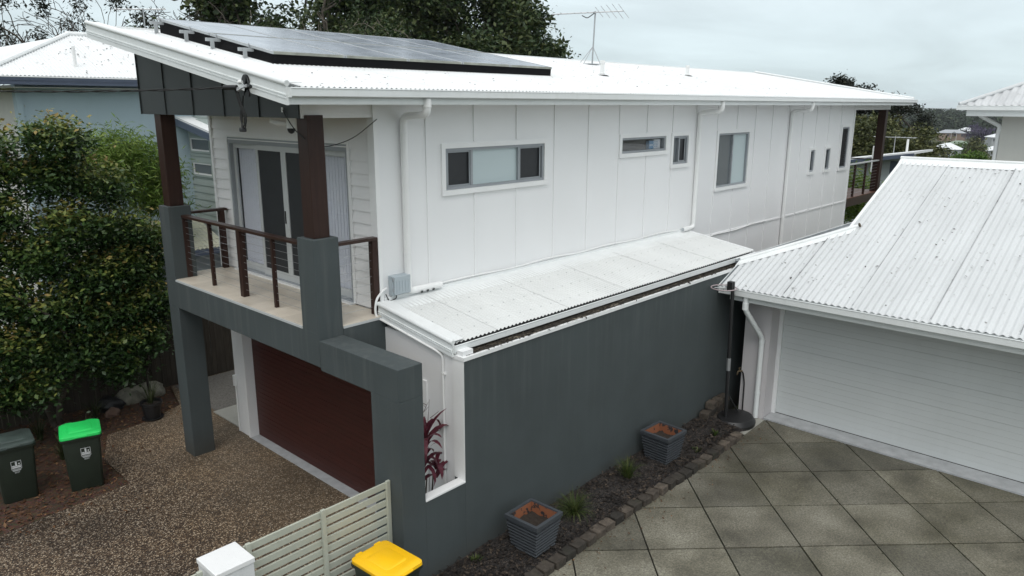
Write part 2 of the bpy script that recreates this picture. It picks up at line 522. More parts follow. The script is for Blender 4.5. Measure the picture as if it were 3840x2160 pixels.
# tiled path beside the house
pth = sheet('path', [(6.03, 12.56), (10.5, 12.56), (10.5, 13.72), (6.03, 13.72)], .006, M['grout'])
M['pathtile'] = simple('path_tile', (0.36, 0.355, 0.32), .7, .12, 2, 60)
pm = MB().box(0, 1.1, 0, .575, 0, .02)
for i in range(4):
    for j in range(2):
        MB().box(6.035 + i * 1.11, 6.035 + i * 1.11 + 1.10, 12.565 + j * .58, 12.565 + j * .58 + .573, .006, .024).build('tile', M['pathtile'], pth)
M['gravel'] = simple('grey_gravel', (0.16, 0.15, 0.135), .9, .4, 30, 90, .6)
sheet('gravel_strip', [(6.1, 13.74), (11, 13.74), (11, 15.7), (6.1, 15.7)], .008, M['gravel'])

# ---- paved yard on the right: 45 degree square pavers
def clip(poly, f):
    out = []
    for i in range(len(poly)):
        a, b = poly[i], poly[(i + 1) % len(poly)]
        fa, fb = f(a), f(b)
        if fa >= 0: out.append(a)
        if (fa >= 0) != (fb >= 0):
            t = fa / (fa - fb); out.append((a[0] + (b[0] - a[0]) * t, a[1] + (b[1] - a[1]) * t))
    return out
yard = sheet('paved_yard', [(-3, -7), (13.06, -7), (13.06, 5.5), (12.4, 6.1), (-3, 5.5)], .075, M['joint'], .2)
YX1, YY1 = 13.05, 5.40
cnt = 0
for i in range(-16, 22):
    for j in range(-16, 22):
        u0 = 15.555 + 1.497 * i; w0 = 6.112 + 1.497 * j; g = .016
        q = []
        for du, dw in ((g, g), (1.497 - g, g), (1.497 - g, 1.497 - g), (g, 1.497 - g)):
            u = u0 + du; w = w0 + dw; q.append(((u + w) / 2, (u - w) / 2))
        for fn in (lambda p: YX1 - p[0], lambda p: YY1 - p[1] if p[0] < 12.2 else 5.44 - p[1], lambda p: p[0] - 1.5, lambda p: p[1] + 3.2, lambda p: p[0] - 2.2 * p[1] - 0.5 + 9):
            q = clip(q, fn)
            if len(q) < 3: break
        if len(q) < 3: continue
        cx = sum(p[0] for p in q) / len(q); cy = sum(p[1] for p in q) / len(q)
        dz = random.uniform(-.004, .004)
        b = MB().prism([(x, y, .06) for x, y in q], (0, 0, .04 + dz))
        b.build('paver', M['paver'], yard); cnt += 1
sheet('threshold_slab', [(13.058, -7), (13.47, -7), (13.47, 5.48), (13.058, 5.48)], .125, M['thresh'], .2)
sheet('corner_slab', [(12.18, 5.41), (13.05, 5.45), (13.05, 6.32), (12.18, 6.32)], .09, M['pathtile'], .2)
# right bed with mulch
def make_bed():
    b = MB(); nx, ny = 60, 8; v = []
    for i in range(nx + 1):
        for j in range(ny + 1):
            x = 4.95 + (12.2 - 4.95) * i / nx; y = 5.47 + (6.34 - 5.47) * j / ny
            z = .16 + .07 * math.sin(math.pi * min(1, j / ny * 1.1)) * .6 + .05 * (j / ny) + .018 * math.sin(x * 7.3 + y * 11) * math.sin(x * 3.1)
            if x < 6.3: z -= (6.3 - x) * .07
            b.v.append((x, y, z))
    for i in range(nx):
        for j in range(ny):
            a = i * (ny + 1) + j
            b.f.append((a, a + ny + 1, a + ny + 2, a + 1))
    o = b.build('garden_bed', M['mulch'], None, True); o['kind'] = 'structure'
make_bed()

# ================================================================== MAIN HOUSE
H = thing('house', 'white two storey house with charcoal front frame and skillion roof', 'house', (6.05, 10.0, 0))
RS = 0.172
def zr(y): return 6.165 + RS * (y - 7.45)
def corr(name, width, wl, amp, v0, v1, m, parent, org, udir, vdir, seg=6, vtop=None, rows=1):
    """one corrugated roof sheet; u across the waves, v up the slope"""
    ud, vd = Vector(udir), Vector(vdir)
    nn = ud.cross(vd).normalized()
    if nn.z < 0: nn = -nn
    n = max(2, int(round(width / wl * seg))); b = MB()
    for i in range(n + 1):
        u = width * i / n; h = amp * math.cos(2 * math.pi * u / wl)
        t1 = vtop(u) if vtop else v1
        for k in range(rows + 1):
            v = v0 + (t1 - v0) * k / rows
            p = Vector(org) + ud * u + vd * v + nn * h
            b.v.append(tuple(p))
    for i in range(n):
        for k in range(rows):
            a = i * (rows + 1) + k; c = a + rows + 1
            b.f.append((a, c, c + 1, a + 1))
    return b.build(name, m, parent, True)
slv = Vector((0, 1, RS)).normalized()
slen = (13.2 - 7.50) * math.sqrt(1 + RS * RS)
# --- roof: soffit carries the sheets, barge boards and cappings
roof = MB().prism([(4.47, 7.52, zr(7.52) - .185), (27.75, 7.52, zr(7.52) - .185), (27.75, 13.2, zr(13.2) - .185), (4.47, 13.2, zr(13.2) - .185)], (0, 0, .12)).build('roof', M['trim'], H)
shm = None
for i in range(31):
    x = 4.47 + i * .752
    if shm is None:
        o = corr('roof_sheet', .76, .0752 * 1.0, .0115, 0, slen, M['roof'], roof, (0, 0, 0), (1, 0, 0), slv, 8)
        # put the shared sheet mesh at its own origin
        off = worg(roof)
        for vv in o.data.vertices: vv.co += off
        shm = o.data
        o.location = Vector((x, 7.50, zr(7.50))) - off
    else:
        link('roof_sheet', shm, None, roof, Vector((x, 7.50, zr(7.50) + .0006 * (i % 2))) - worg(roof))
def rake(name, x, y0, y1, top0, top1, hgt, parent, step=True, sgn=-1):
    """barge board with stepped mouldings in the plane x, rising from y0 to y1"""
    def slab(xa, xb, o0, o1):
        return MB().hexa([(xa, y0, top0 + o0), (xb, y0, top0 + o0), (xb, y1, top1 + o0), (xa, y1, top1 + o0),
                          (xa, y0, top0 + o1), (xb, y0, top0 + o1), (xb, y1, top1 + o1), (xa, y1, top1 + o1)])
    o = slab(x, x + .03, -hgt, -.02).build(name, M['gutter'], parent)
    if step:
        slab(x - .012, x, -hgt * .70, -hgt * .64).build('moulding', M['gutter'], o)
        slab(x - .012, x, -hgt * .56, -hgt * .50).build('moulding', M['gutter'], o)
        slab(x - .006, x, -hgt * 1.0, -hgt * .76).build('moulding', M['gutter'], o)
    MB().tube([(x + .01, y0 - .01, top0 + .005), (x + .01, y1, top1 + .005)], .034, 10).build('roll_cap', M['cap'], o, True)
    slab(x + .02, x + .20, .012, .02).build('capping', M['cap'], o)
    return o
rake('barge_board', 4.43, 7.47, 13.22, zr(7.47) + .035, zr(13.22) + .055, .225, H)
rake('barge_board', 27.80, 7.55, 13.22, zr(7.55) + .03, zr(13.22) + .05, .2, H, False)
MB().box(4.45, 27.83, 13.19, 13.30, zr(13.2) - .12, zr(13.2) + .035).build('ridge_capping', M['cap'], H)
# --- eaves
def gutter_x(name, x0, x1, yo, yi, z0, z1, parent):
    o = MB().prism([(x0, yo, z0 + .012), (x0, yo + .02, z0), (x0, yi, z0), (x0, yi, z1), (x0, yi - .006, z1), (x0, yi - .006, z0 + .006), (x0, yo + .022, z0 + .006), (x0, yo + .006, z0 + .016), (x0, yo + .006, z1 - .008), (x0, yo, z1 - .008)], (x1 - x0, 0, 0)).build(name, M['gutter'], parent)
    MB().tube([(x0, yo + .002, z1 - .004), (x1, yo + .002, z1 - .004)], .009, 8).build('lip', M['gutter'], o, True)
    for x in (x0, x1 - .006):
        MB().box(x - .006, x + .006, yo - .004, yi + .004, z0 - .004, z1 + .004).build('end_cap', M['gutter'], o)
    return o
gutter_x('gutter', 4.46, 27.79, 7.42, 7.545, 6.065, 6.165, H)
MB().box(4.46, 27.20, 7.50, 7.525, 5.985, 6.062).build('fascia', M['gutter'], H)
MB().box(4.46, 27.20, 7.492, 7.498, 5.985, 6.03).build('fascia_band', M['gutter'], H)

MB().box(4.52, 27.7, 7.532, 7.54, 6.10, zr(7.53) - .012).build('eave_gap_shade', M['room'], H)  # dark strip painting the shade below the sheet ends, not a building part
# --- side wall panels, battens, windows
WIN = {  # x0,x1,z0,z1 of the openings in the side wall
 'w1': (7.24, 9.43, 4.775, 5.372), 'w2': (11.65, 13.18, 5.10, 5.385), 'w3': (13.47, 14.06, 4.80, 5.37), 'w4': (15.38, 16.87, 4.17, 5.37),
 'w5': (20.69, 20.99, 4.19, 4.78), 'w6': (21.79, 22.13, 4.19, 4.78), 'w7': (22.93, 23.49, 4.16, 5.36)}
holes = list(WIN.values())
xb = [6.05] + [6.905 + .9345 * k for k in range(18)] + [23.80]
for a, b_ in zip(xb, xb[1:]):
    zlo = 3.15 if b_ < 14.4 else -1.6
    full = [h for h in holes if h[0] <= a and h[1] >= b_]
    bands = [(zlo, full[0][2]), (full[0][3], 6.12)] if full else [(zlo, 6.12)]
    for q0, q1 in bands:
        mb = MB()
        for x0, x1, z0, z1 in rects_minus((a, b_, q0, q1), [h for h in holes if h not in full]):
            mb.box(x0, x1, 8.05, 8.16, z0, z1)
        mb.build('wall_panel', M['white'], H)
def seg_minus(z0, z1, cuts):
    segs = [(z0, z1)]
    for c0, c1 in cuts:
        n = []
        for s0, s1 in segs:
            if c1 <= s0 or c0 >= s1: n.append((s0, s1)); continue
            if c0 > s0: n.append((s0, c0))
            if c1 < s1: n.append((c1, s1))
        segs = n
    return segs
for x in xb[1:-1]:
    cuts = [(h[2] - .085, h[3] + .085) for h in holes if h[0] - .10 < x < h[1] + .10]
    zlo = 3.36 if x < 14.5 else -1.6
    if x > 14.5: cuts.append((3.085, 3.125))
    for z0, z1 in seg_minus(zlo, 6.0, cuts):
        MB().box(x - .021, x + .021, 8.034, 8.05, z0, z1).build('batten', M['white'], H)
for a, b_ in zip(xb, xb[1:]):
    if a > 14.3: MB().box(a + .022, b_ - .022, 8.03, 8.05, 3.085, 3.125).build('rail_batten', M['white'], H)
MB().box(23.80, 23.88, 8.03, 8.16, -1.6, 6.10).build('corner_stop', M['trim'], H)
MB().box(5.985, 6.05, 8.02, 8.16, 3.19, 6.08).build('corner_stop', M['trim'], H)

def window(key, bars, panes, extra=None):
    x0, x1, z0, z1 = WIN[key]; t = .07
    mb = MB()
    mb.box(x0 - t, x1 + t, 8.022, 8.05, z1, z1 + t).box(x0 - t, x0, 8.022, 8.05, z0, z1).box(x1, x1 + t, 8.022, 8.05, z0, z1)
    w = mb.build('window', M['trim'], H)
    MB().box(x0 - t - .01, x1 + t + .01, 8.005, 8.05, z0 - t - .005, z0 - .001).build('sill', M['trim'], w)
    fb = .04
    f = MB().box(x0, x1, 8.045, 8.13, z1 - fb, z1).box(x0, x1, 8.045, 8.13, z0, z0 + fb).box(x0, x0 + fb, 8.045, 8.13, z0 + fb, z1 - fb).box(x1 - fb, x1, 8.045, 8.13, z0 + fb, z1 - fb)
    for bx in bars:
        f.box(bx - .022, bx + .022, 8.052, 8.125, z0 + fb, z1 - fb)
    f.build('frame', M['alu'], w)
    xs = [x0 + fb] + list(bars) + [x1 - fb]
    for i, pm_ in enumerate(panes):
        a, b_ = xs[i], xs[i + 1]
        MB().box(a + .001, b_ - .001, 8.092, 8.10, z0 + fb, z1 - fb).build('pane', M[pm_], w)
        if pm_ == 'screen':
            MB().box(a + .02, b_ - .02, 8.066, 8.072, z0 + fb + .001, z0 + fb + .026).box(a + .02, b_ - .02, 8.066, 8.072, z1 - fb - .026, z1 - fb - .001).box(a + .02, a + .045, 8.0665, 8.0715, z0 + fb + .026, z1 - fb - .026).box(b_ - .045, b_ - .02, 8.0665, 8.0715, z0 + fb + .026, z1 - fb - .026).build('sash', M['alu'], w)
    if extra == 'grille':
        g = MB()
        step = .075; W_, H_ = x1 - x0, z1 - z0
        for sgn in (1, -1):
            k = -H_ * .6
            while k < W_ + H_ * .6:
                # lattice bar from bottom to top, clipped to the frame
                xa, za, xc, zc_ = k, 0.0, k + sgn * H_ * .6, H_
                def cl(xv):
                    return min(max(xv, fb), W_ - fb)
                ta = (cl(xa) - xa) / (xc - xa) if xc != xa else 0; tb = (cl(xc) - xa) / (xc - xa)
                if abs(tb - ta) > .02:
                    g.tube([(x0 + cl(xa), 8.06, z0 + max(fb, H_ * ta)), (x0 + cl(xc), 8.06, z0 + min(H_ - fb, H_ * tb))], .006, 4)
                k += step
        g.build('security_grille', M['alu_light'] if False else M['black'], w)
    return w
window('w1', (7.785, 8.835), ('screen', 'frost', 'screen'))
w2 = window('w2', (), ('glass',))
window('w3', (13.74,), ('greyglass', 'screen'), None)
window('w4', (16.12,), ('greyglass', 'frost'))
window('w5', (), ('darkglass',)); window('w6', (), ('darkglass',)); window('w7', (), ('screen',), 'grille')
# the printed carton standing behind the narrow window
M['carton_b'] = simple('carton_blue', (0.10, 0.22, 0.36), .5); M['carton_w'] = simple('carton_white', (0.55, 0.57, 0.60), .5)
ct = thing('carton', 'blue and white carton standing behind the narrow upper window', 'carton', (12.9, 8.15, 5.14))
MB().box(12.86, 13.10, 8.115, 8.19, 5.142, 5.325).build('carton_side', M['carton_w'], ct)
MB().box(12.70, 12.86, 8.115, 8.19, 5.142, 5.30).build('carton_front', M['carton_b'], ct)
for dx in (.02, .09):
    for dz in (.03, .06, .09, .12):
        MB().box(12.86 + dx, 12.86 + dx + .05, 8.1135, 8.115, 5.15 + dz, 5.15 + dz + .012).build('print_line', M['carton_b'], ct)
for dx in (.02, .06, .10):
    MB().box(12.70 + dx, 12.70 + dx + .022, 8.1135, 8.115, 5.20, 5.235).build('print_line', M['carton_w'], ct)
# inner body so that no light passes through
MB().box(6.2, 23.7, 8.2, 8.24, -1.5, 6.05).build('inner_wall', M['room'], H)
MB().box(6.12, 23.8, 12.60, 12.72, 0, 6.9).build('wall', M['white'], H)
MB().box(23.75, 23.87, 8.17, 12.6, -1.5, 6.1).build('wall', M['white'], H)

# --- front upper wall: weatherboards round the sliding door
DY0, DY1, DZ0, DZ1 = 8.70, 12.13, 3.20, 5.40
for y0, y1, z0, z1 in rects_minus((8.17, 12.60, 3.15, 6.3), [(DY0, DY1, 3.0, DZ1)]):
    MB().box(6.07, 6.17, y0, y1, z0, z1).build('wall', M['board'], H)
k = 0; zb = 3.20
while zb < 5.95:
    z1 = zb + .170
    for ya, yb in ([(8.16, DY0 - .06), (DY1 + .06, 12.66)] if zb < DZ1 else [(8.16, 12.66)]):
        MB().hexa([(6.028, ya, zb), (6.07, ya, zb), (6.07, yb, zb), (6.028, yb, zb), (6.053, ya, z1 + .012), (6.07, ya, z1 + .012), (6.07, yb, z1 + .012), (6.053, yb, z1 + .012)]).build('weatherboard', M['board'], H)
    zb += .170
MB().box(6.01, 6.12, 12.66, 12.73, 3.15, 6.3).build('corner_stop', M['trim'], H)
# sliding door
sd = MB().box(6.02, 6.075, DY0 - .06, DY0, DZ0, DZ1 + .05).box(6.02, 6.075, DY1, DY1 + .06, DZ0, DZ1 + .05).box(6.02, 6.075, DY0 - .06, DY1 + .06, DZ1 + .051, DZ1 + .08).build('sliding_door', M['trim'], H)
fr = MB().box(6.03, 6.14, DY0, DY1, DZ1 - .05, DZ1 + .05).box(6.03, 6.14, DY0, DY0 + .05, DZ0, DZ1 - .05).box(6.03, 6.14, DY1 - .05, DY1, DZ0, DZ1 - .05).box(6.025, 6.14, DY0, DY1, DZ0 - .02, DZ0 + .03)
fr.build('frame', M['alu'], sd)
MB().box(5.96, 6.025, DY0 - .03, DY1 + .03, 3.184, 3.205).build('sill', M['trim'], sd)
pw = (DY1 - DY0 - .1) / 4
for i in range(4):
    y0 = DY0 + .05 + i * pw; y1 = y0 + pw
    xo = 6.045 if i in (1, 2) else 6.095
    s_ = .07
    p = MB().box(xo, xo + .035, y0, y0 + s_, DZ0 + .03, DZ1 - .05).box(xo, xo + .035, y1 - s_, y1, DZ0 + .03, DZ1 - .05).box(xo, xo + .035, y0 + s_, y1 - s_, DZ1 - .13, DZ1 - .05).box(xo, xo + .035, y0 + s_, y1 - s_, DZ0 + .03, DZ0 + .15).build('door_leaf', M['alu_light'], sd)
    MB().box(xo + .012, xo + .018, y0 + s_, y1 - s_, DZ0 + .15, DZ1 - .13).build('pane', M['screen'] if i in (1, 2) else M['glass'], sd)
    if i in (0, 3):
        n = 9
        for k in range(n):
            yc = y0 + s_ + (k + .5) * (y1 - y0 - 2 * s_) / n; hw = (y1 - y0 - 2 * s_) / n * .60
            MB().hexa([(6.155, yc - hw, DZ0 + .06), (6.158, yc - hw, DZ0 + .06), (6.166, yc + hw, DZ0 + .06), (6.163, yc + hw, DZ0 + .06), (6.155, yc - hw, DZ1 - .08), (6.158, yc - hw, DZ1 - .08), (6.166, yc + hw, DZ1 - .08), (6.163, yc + hw, DZ1 - .08)]).build('blind_slat', M['blind'], sd)
ym = DY0 + .05 + 2 * pw
MB().box(6.035, 6.046, ym + .02, ym + .05, 4.16, 4.36).build('handle', M['black'], sd, False, .004)
MB().box(6.24, 6.26, DY0 - .1, DY1 + .1, 3.1, 5.6).build('inner_wall', M['room'], H)

# --- charcoal front frame
XF = 4.921
MB().box(XF, 5.29, 12.105, 12.465, -.05, 2.699).build('pillar', M['grey'], H, False, .006)
MB().box(XF, 5.29, 12.105, 12.465, 3.1475, 4.372).build('pillar', M['grey'], H, False, .006)
MB().box(XF, 5.29, 7.912, 8.285, 3.063, 4.356).build('pillar', M['grey'], H, False, .006)
MB().box(XF - .001, 5.29, 7.9125, 12.467, 2.70, 3.147).build('beam', M['grey'], H, False, .005)
MB().box(XF, 5.285, 6.331, 7.912, 2.66, 3.062).build('beam', M['grey'], H, False, .006)
MB().box(XF, 5.283, 6.33, 6.86, -.05, 2.659).build('pillar', M['grey'], H, False, .006)
MB().box(5.29, 6.0, 12.20, 12.465, 2.70, 3.15).build('beam', M['grey'], H)
MB().box(5.291, 5.998, 7.905, 8.12, 2.60, 3.15).build('beam', M['grey'], H)
bal = MB().box(5.291, 6.0275, 8.121, 12.199, 2.86, 3.1505).build('balcony', M['grey'], H)
MB().box(4.915, 4.935, 8.286, 12.10, 3.148, 3.178).build('edge_strip', M['alu_light'], bal)
MB().box(5.292, 5.99, 7.898, 7.912, 3.145, 3.176).build('edge_strip', M['alu_light'], bal)
MB().box(4.95, 6.0283, 7.915, 12.465, 3.1515, 3.168).build('tile_bed', M['grout'], bal)
tw = .457
y = 7.915
while y < 12.46:
    y1 = min(y + tw - .004, 12.462)
    for xa, xb_ in ((4.937, 5.288), (5.292, 5.66), (5.664, 6.028)):
        a, b_ = y, y1
        if xa < 5.29:
            a = max(a, 8.287); b_ = min(b_, 12.103)
            if b_ - a < .03: continue
        MB().box(xa, xb_, a, b_, 3.168, 3.184).build('tile', M['tile'], bal)
    y += tw
# balcony rails
def rail(pts_posts, a, b_, top=4.225, parent=H, mats=('brown', 'brown_y'), big=(), wires=9):
    ax = 0 if abs(b_[0] - a[0]) > abs(b_[1] - a[1]) else 1
    r_ = thing_part('balustrade', parent)
    lo, hi = sorted((a[ax], b_[ax])); c = a[1 - ax]
    def bx(m0, m1, c0, c1, z0, z1):
        return MB().box(m0, m1, c0, c1, z0, z1) if ax == 0 else MB().box(c0, c1, m0, m1, z0, z1)
    bx(lo, hi, c - .055, c + .055, top - .042, top).build('handrail', M['brown_x' if ax == 0 else 'brown_y'], r_, False, .004)
    for q, w in pts_posts:
        bx(q - w / 2, q + w / 2, c - min(w, .09) / 2, c + min(w, .09) / 2, 3.184, top - .0425).build('rail_post', M['brown'], r_, False, .003)
    for k in range(wires):
        z_ = 3.29 + k * (top - .10 - 3.29) / (wires - 1)
        p0 = (lo + .02, c, z_) if ax == 0 else (c, lo + .02, z_); p1 = (hi - .02, c, z_) if ax == 0 else (c, hi - .02, z_)
        MB().tube([p0, p1], .0025, 5).build('wire', M['wire'], r_)
    return r_
def thing_part(name, parent):
    o = bpy.data.objects.new(name, None); COL.objects.link(o); o.parent = parent; return o
rail([(12.14, .09), (11.24, .052), (10.26, .10), (9.35, .052)], (5.17, 8.30), (5.17, 12.28))
rail([(5.93, .09)], (5.30, 12.39), (6.02, 12.39), 4.235)
rail([(5.93, .09)], (5.30, 8.06), (5.97, 8.06), 4.255)
# timber posts
MB().box(4.985, 5.215, 12.17, 12.40, 4.372, 5.86).build('post', M['brown'], H, False, .006)
MB().box(4.985, 5.215, 7.985, 8.215, 4.357, 5.86).build('post', M['brown'], H, False, .006)
# charcoal gable cladding: five seamed panels
for i in range(5):
    y0 = 8.085 + i * .939; y1 = y0 + .939
    MB().hexa([(4.955, y0, 5.822), (4.985, y0, 5.822), (4.985, y1, 5.822), (4.955, y1, 5.822), (4.955, y0, zr(y0) - .19), (4.985, y0, zr(y0) - .19), (4.985, y1, zr(y1) - .19), (4.955, y1, zr(y1) - .19)]).build('cladding_panel', M['clad'], H)
for i in range(6):
    y0 = 8.085 + i * .939
    MB().box(4.937, 4.957, y0 - .007, y0 + .007, 5.820, zr(y0) - .2).build('cladding_seam', M['clad'], H)
MB().box(4.956, 5.986, 8.045, 8.083, 5.822, 6.08).build('eave_beam', M['board'], H)
MB().box(4.99, 6.02, 8.09, 12.7, 5.86, 5.88).build('ceiling', M['board'], H)
MB().box(4.956, 6.02, 12.75, 12.78, 5.822, 6.9).build('eave_beam', M['clad'], H)

# --- garage level
for y0, y1, z0, z1 in rects_minus((6.36, 12.54, -.05, 3.10), [(7.13, 12.10, -.1, 2.42)]):
    MB().box(5.96 if y1 < 7.9 or z0 > 2 else 5.985, 6.14, y0, y1, z0, z1 if y0 > 7.9 else min(z1, 3.02)).build('wall', M['white'], H)
MB().box(6.0, 12.0, 12.44, 12.545, -.05, 3.1).build('wall', M['white'], H)
MB().box(5.94, 5.961, 7.05, 7.13, -.02, 2.46).build('door_trim', M['trim'], H)
MB().box(5.965, 5.984, 12.10, 12.16, -.02, 2.46).build('door_trim', M['trim'], H)
gd = MB().box(6.16, 6.19, 7.05, 12.2, -.03, 2.5).build('garage_door', M['gdoor'], H)
z_ = .015; k = 0
while z_ < 2.42:
    hgt = .0885
    MB().box(6.135, 6.16, 7.135, 12.095, z_, z_ + hgt - (.006 if (k % 5 == 4) else .0035)).build('door_slat', M['gdoor'], gd)
    z_ += hgt; k += 1
MB().box(5.965, 6.155, 7.14, 12.09, -.03, .012).build('threshold', M['thresh'], H)
# side wall of the garage, its white capping, window opening and sill
MB().box(5.952, 14.2, 6.33, 6.53, -.3, 2.905).build('side_wall', M['grey'], H)
MB().box(5.283, 5.951, 6.332, 6.46, -.3, 1.255).build('side_wall', M['grey'], H)
MB().box(5.284, 5.9505, 6.326, 6.465, 1.256, 1.277).build('sill', M['trim'], H)
MB().box(5.946, 5.9515, 6.331, 6.535, 1.278, 2.90).build('reveal', M['trim'], H)
MB().box(5.935, 14.22, 6.315, 6.60, 2.906, 2.955).build('wall_capping', M['trim'], H)
MB().box(6.02, 14.15, 6.36, 6.565, 2.956, 2.962).build('ledge_dirt', M['ledge'], H)
MB().box(14.15, 14.3, 6.35, 8.04, -.5, 3.0).build('wall', M['white'], H)
# low roof
LS = .150
def zl(y): return 3.105 + LS * (y - 6.52)
llen = (8.03 - 6.50) * math.sqrt(1 + LS * LS)
lvd = Vector((0, 1, LS)).normalized()
lr = MB().hexa([(5.97, 6.56, zl(6.56) - .12), (14.22, 6.56, zl(6.56) - .12), (14.22, 8.04, zl(8.04) - .12), (5.97, 8.04, zl(8.04) - .12), (5.97, 6.56, zl(6.56) - .03), (14.22, 6.56, zl(6.56) - .03), (14.22, 8.04, zl(8.04) - .03), (5.97, 8.04, zl(8.04) - .03)]).build('low_roof', M['trim'], H)
lm = None
for i in range(11):
    x = 5.96 + i * .752
    if lm is None:
        o = corr('roof_sheet', .757, .0752, .0115, 0, llen, M['lowroof'], lr, (0, 0, 0), (1, 0, 0), lvd, 8)
        off = worg(lr)
        for vv in o.data.vertices: vv.co += off
        lm = o.data; o.location = Vector((x, 6.50, zl(6.50))) - off
    else:
        link('roof_sheet', lm, None, lr, Vector((x, 6.50, zl(6.50) + .003 * (i % 2))) - worg(lr))
# apron flashing, cut at mid wave so that the sheets show a wavy edge
MB().hexa([(5.96, 7.70, zl(7.70) - .006), (14.22, 7.70, zl(7.70) - .006), (14.22, 8.05, zl(8.05) + .012), (5.96, 8.05, zl(8.05) + .012), (5.96, 7.70, zl(7.70) + .002), (14.22, 7.70, zl(7.70) + .002), (14.22, 8.05, zl(8.05) + .020), (5.96, 8.05, zl(8.05) + .020)]).build('apron_flashing', M['cap'], lr)
MB().box(6.06, 14.22, 8.018, 8.049, zl(8.05) + .012, zl(8.05) + .055).build('apron_upstand', M['cap'], lr)
MB().tube([(14.235, 6.50, zl(6.5) + .01), (14.235, 8.04, zl(8.04) + .01)], .02, 8).build('roll_cap', M['cap'], lr)
rake('barge_board', 5.915, 6.50, 7.985, zl(6.5) + .012, zl(7.985) + .012, .185, H)
gutter_x('gutter', 5.93, 14.26, 6.462, 6.575, 2.985, 3.080, H)
MB().box(5.955, 14.2, 6.555, 6.585, 2.963, 3.0).build('fascia', M['gutter'], H)
MB().box(5.98, 14.2, 6.557, 6.5595, 3.001, zl(6.555) - .010).build('eave_gap_shade', M['room'], H)  # same painted shade in the gap under the low roof sheets
# screws on the low roof
for yy in (6.75, 7.15, 7.55):
    for i in range(36):
        x = 6.09 + i * .2256 + (.0752 if yy == 7.15 else 0)
        if x > 14.1: continue
        MB().box(x - .0055, x + .0055, yy - .0055, yy + .0055, zl(yy) + .006, zl(yy) + .0145).build('roof_screw', M['alu_light'], lr)

# --- downpipes
def downpipe(pts, r=.046, clips=(), parent=H, m='pvc', sleeves=()):
    o = MB().tube(arc_path(pts, .09, 5), r, 12).build('downpipe', M[m], parent, True)
    for c in clips:
        MB().tube([(c[0], c[1], c[2] - .012), (c[0], c[1], c[2] + .012)], r + .006, 12).build('pipe_clip', M[m], o, True)
    for c in sleeves:
        MB().tube(c, r + .007, 12).build('pipe_sleeve', M[m], o, True)
    return o
d1 = downpipe([(6.455, 7.49, 6.06), (6.455, 7.49, 5.86), (6.455, 7.985, 5.83), (6.455, 7.985, 3.425), (7.06, 7.985, 3.415)], .05, [(6.455, 7.985, 5.62), (6.455, 7.985, 3.98)], sleeves=[[(6.455, 7.49, 6.05), (6.455, 7.49, 5.95)]])
for k in range(3):
    x = 6.66 + k * .11
    MB().tube([(x, 7.94, 3.385), (x, 7.934, 3.381)], .021, 10).build('outlet_hole', M['black'], d1)
downpipe([(14.40, 7.49, 6.06), (14.40, 7.49, 5.86), (14.40, 7.985, 5.83), (14.40, 7.985, 3.40), (13.96, 7.985, 3.40)], .05, [(14.40, 7.985, 5.6), (14.40, 7.985, 4.0)])
MB().tube([(13.957, 7.985, 3.40), (13.961, 7.985, 3.40)], .04, 12).build('pipe_mouth', M['gutter_in'], H)
downpipe([(19.12, 7.49, 6.06), (19.12, 7.49, 5.86), (19.12, 7.985, 5.83), (19.12, 7.985, -1.0)], .05, [(19.12, 7.985, 5.6), (19.12, 7.985, 3.7)])
# --- conduits
cd = [(7.06, 8.03, 3.42)]
for k in range(8):
    cd.append((7.84 + k * .86, 8.02, 3.42 + .022 * ((-1) ** k) * (1 if k else .3)))
MB().tube(arc_path(cd, .4, 5), .013, 8).build('conduit', M['pvc'], H, True)
MB().tube(arc_path([(6.10, 8.03, 3.52), (6.02, 8.01, 3.50), (5.90, 7.99, 3.42), (5.86, 7.98, 3.28), (5.86, 7.96, 3.17), (5.905, 7.85, 3.125), (5.905, 6.80, 2.955), (5.94, 6.71, 2.90), (5.94, 6.71, .8)], .06, 4), .016, 8).build('conduit', M['pvc'], H, True)
MB().box(5.93, 5.96, 6.675, 6.745, 2.64, 2.665).build('conduit_clip', M['pvc'], H)
MB().tube([(15.0, 8.02, 3.09), (15.6, 8.02, 3.10), (16.5, 8.02, 3.085), (17.4, 8.02, 3.13), (18.2, 8.02, 3.12)], .012, 6).build('conduit', M['pvc'], H, True)
# power outlet and conduit beside the garage door
MB().box(5.93, 5.985, 12.47, 12.54, .92, 1.13).build('outlet_box', M['pvc'], H, False, .008)
MB().tube([(5.965, 12.505, .92), (5.965, 12.505, .02)], .014, 8).build('conduit', M['pvc'], H)
# roof vents
for x, y, h_ in ((13.54, 9.92, .32), (18.67, 10.82, .28)):
    v = MB().tube([(x, y, zr(y) + .0), (x, y, zr(y) + .06), (x, y, zr(y) + .07), (x, y, zr(y) + h_ - .07), (x, y, zr(y) + h_ - .06), (x, y, zr(y) + h_)], [.065, .06, .045, .045, .055, .055], 12).build('roof_vent', M['pvc'], H, True)
    MB().tube([(x, y, zr(y) - .005), (x, y, zr(y) + .018)], [.15, .10], 14).build('vent_boot', M['rubber'], v)
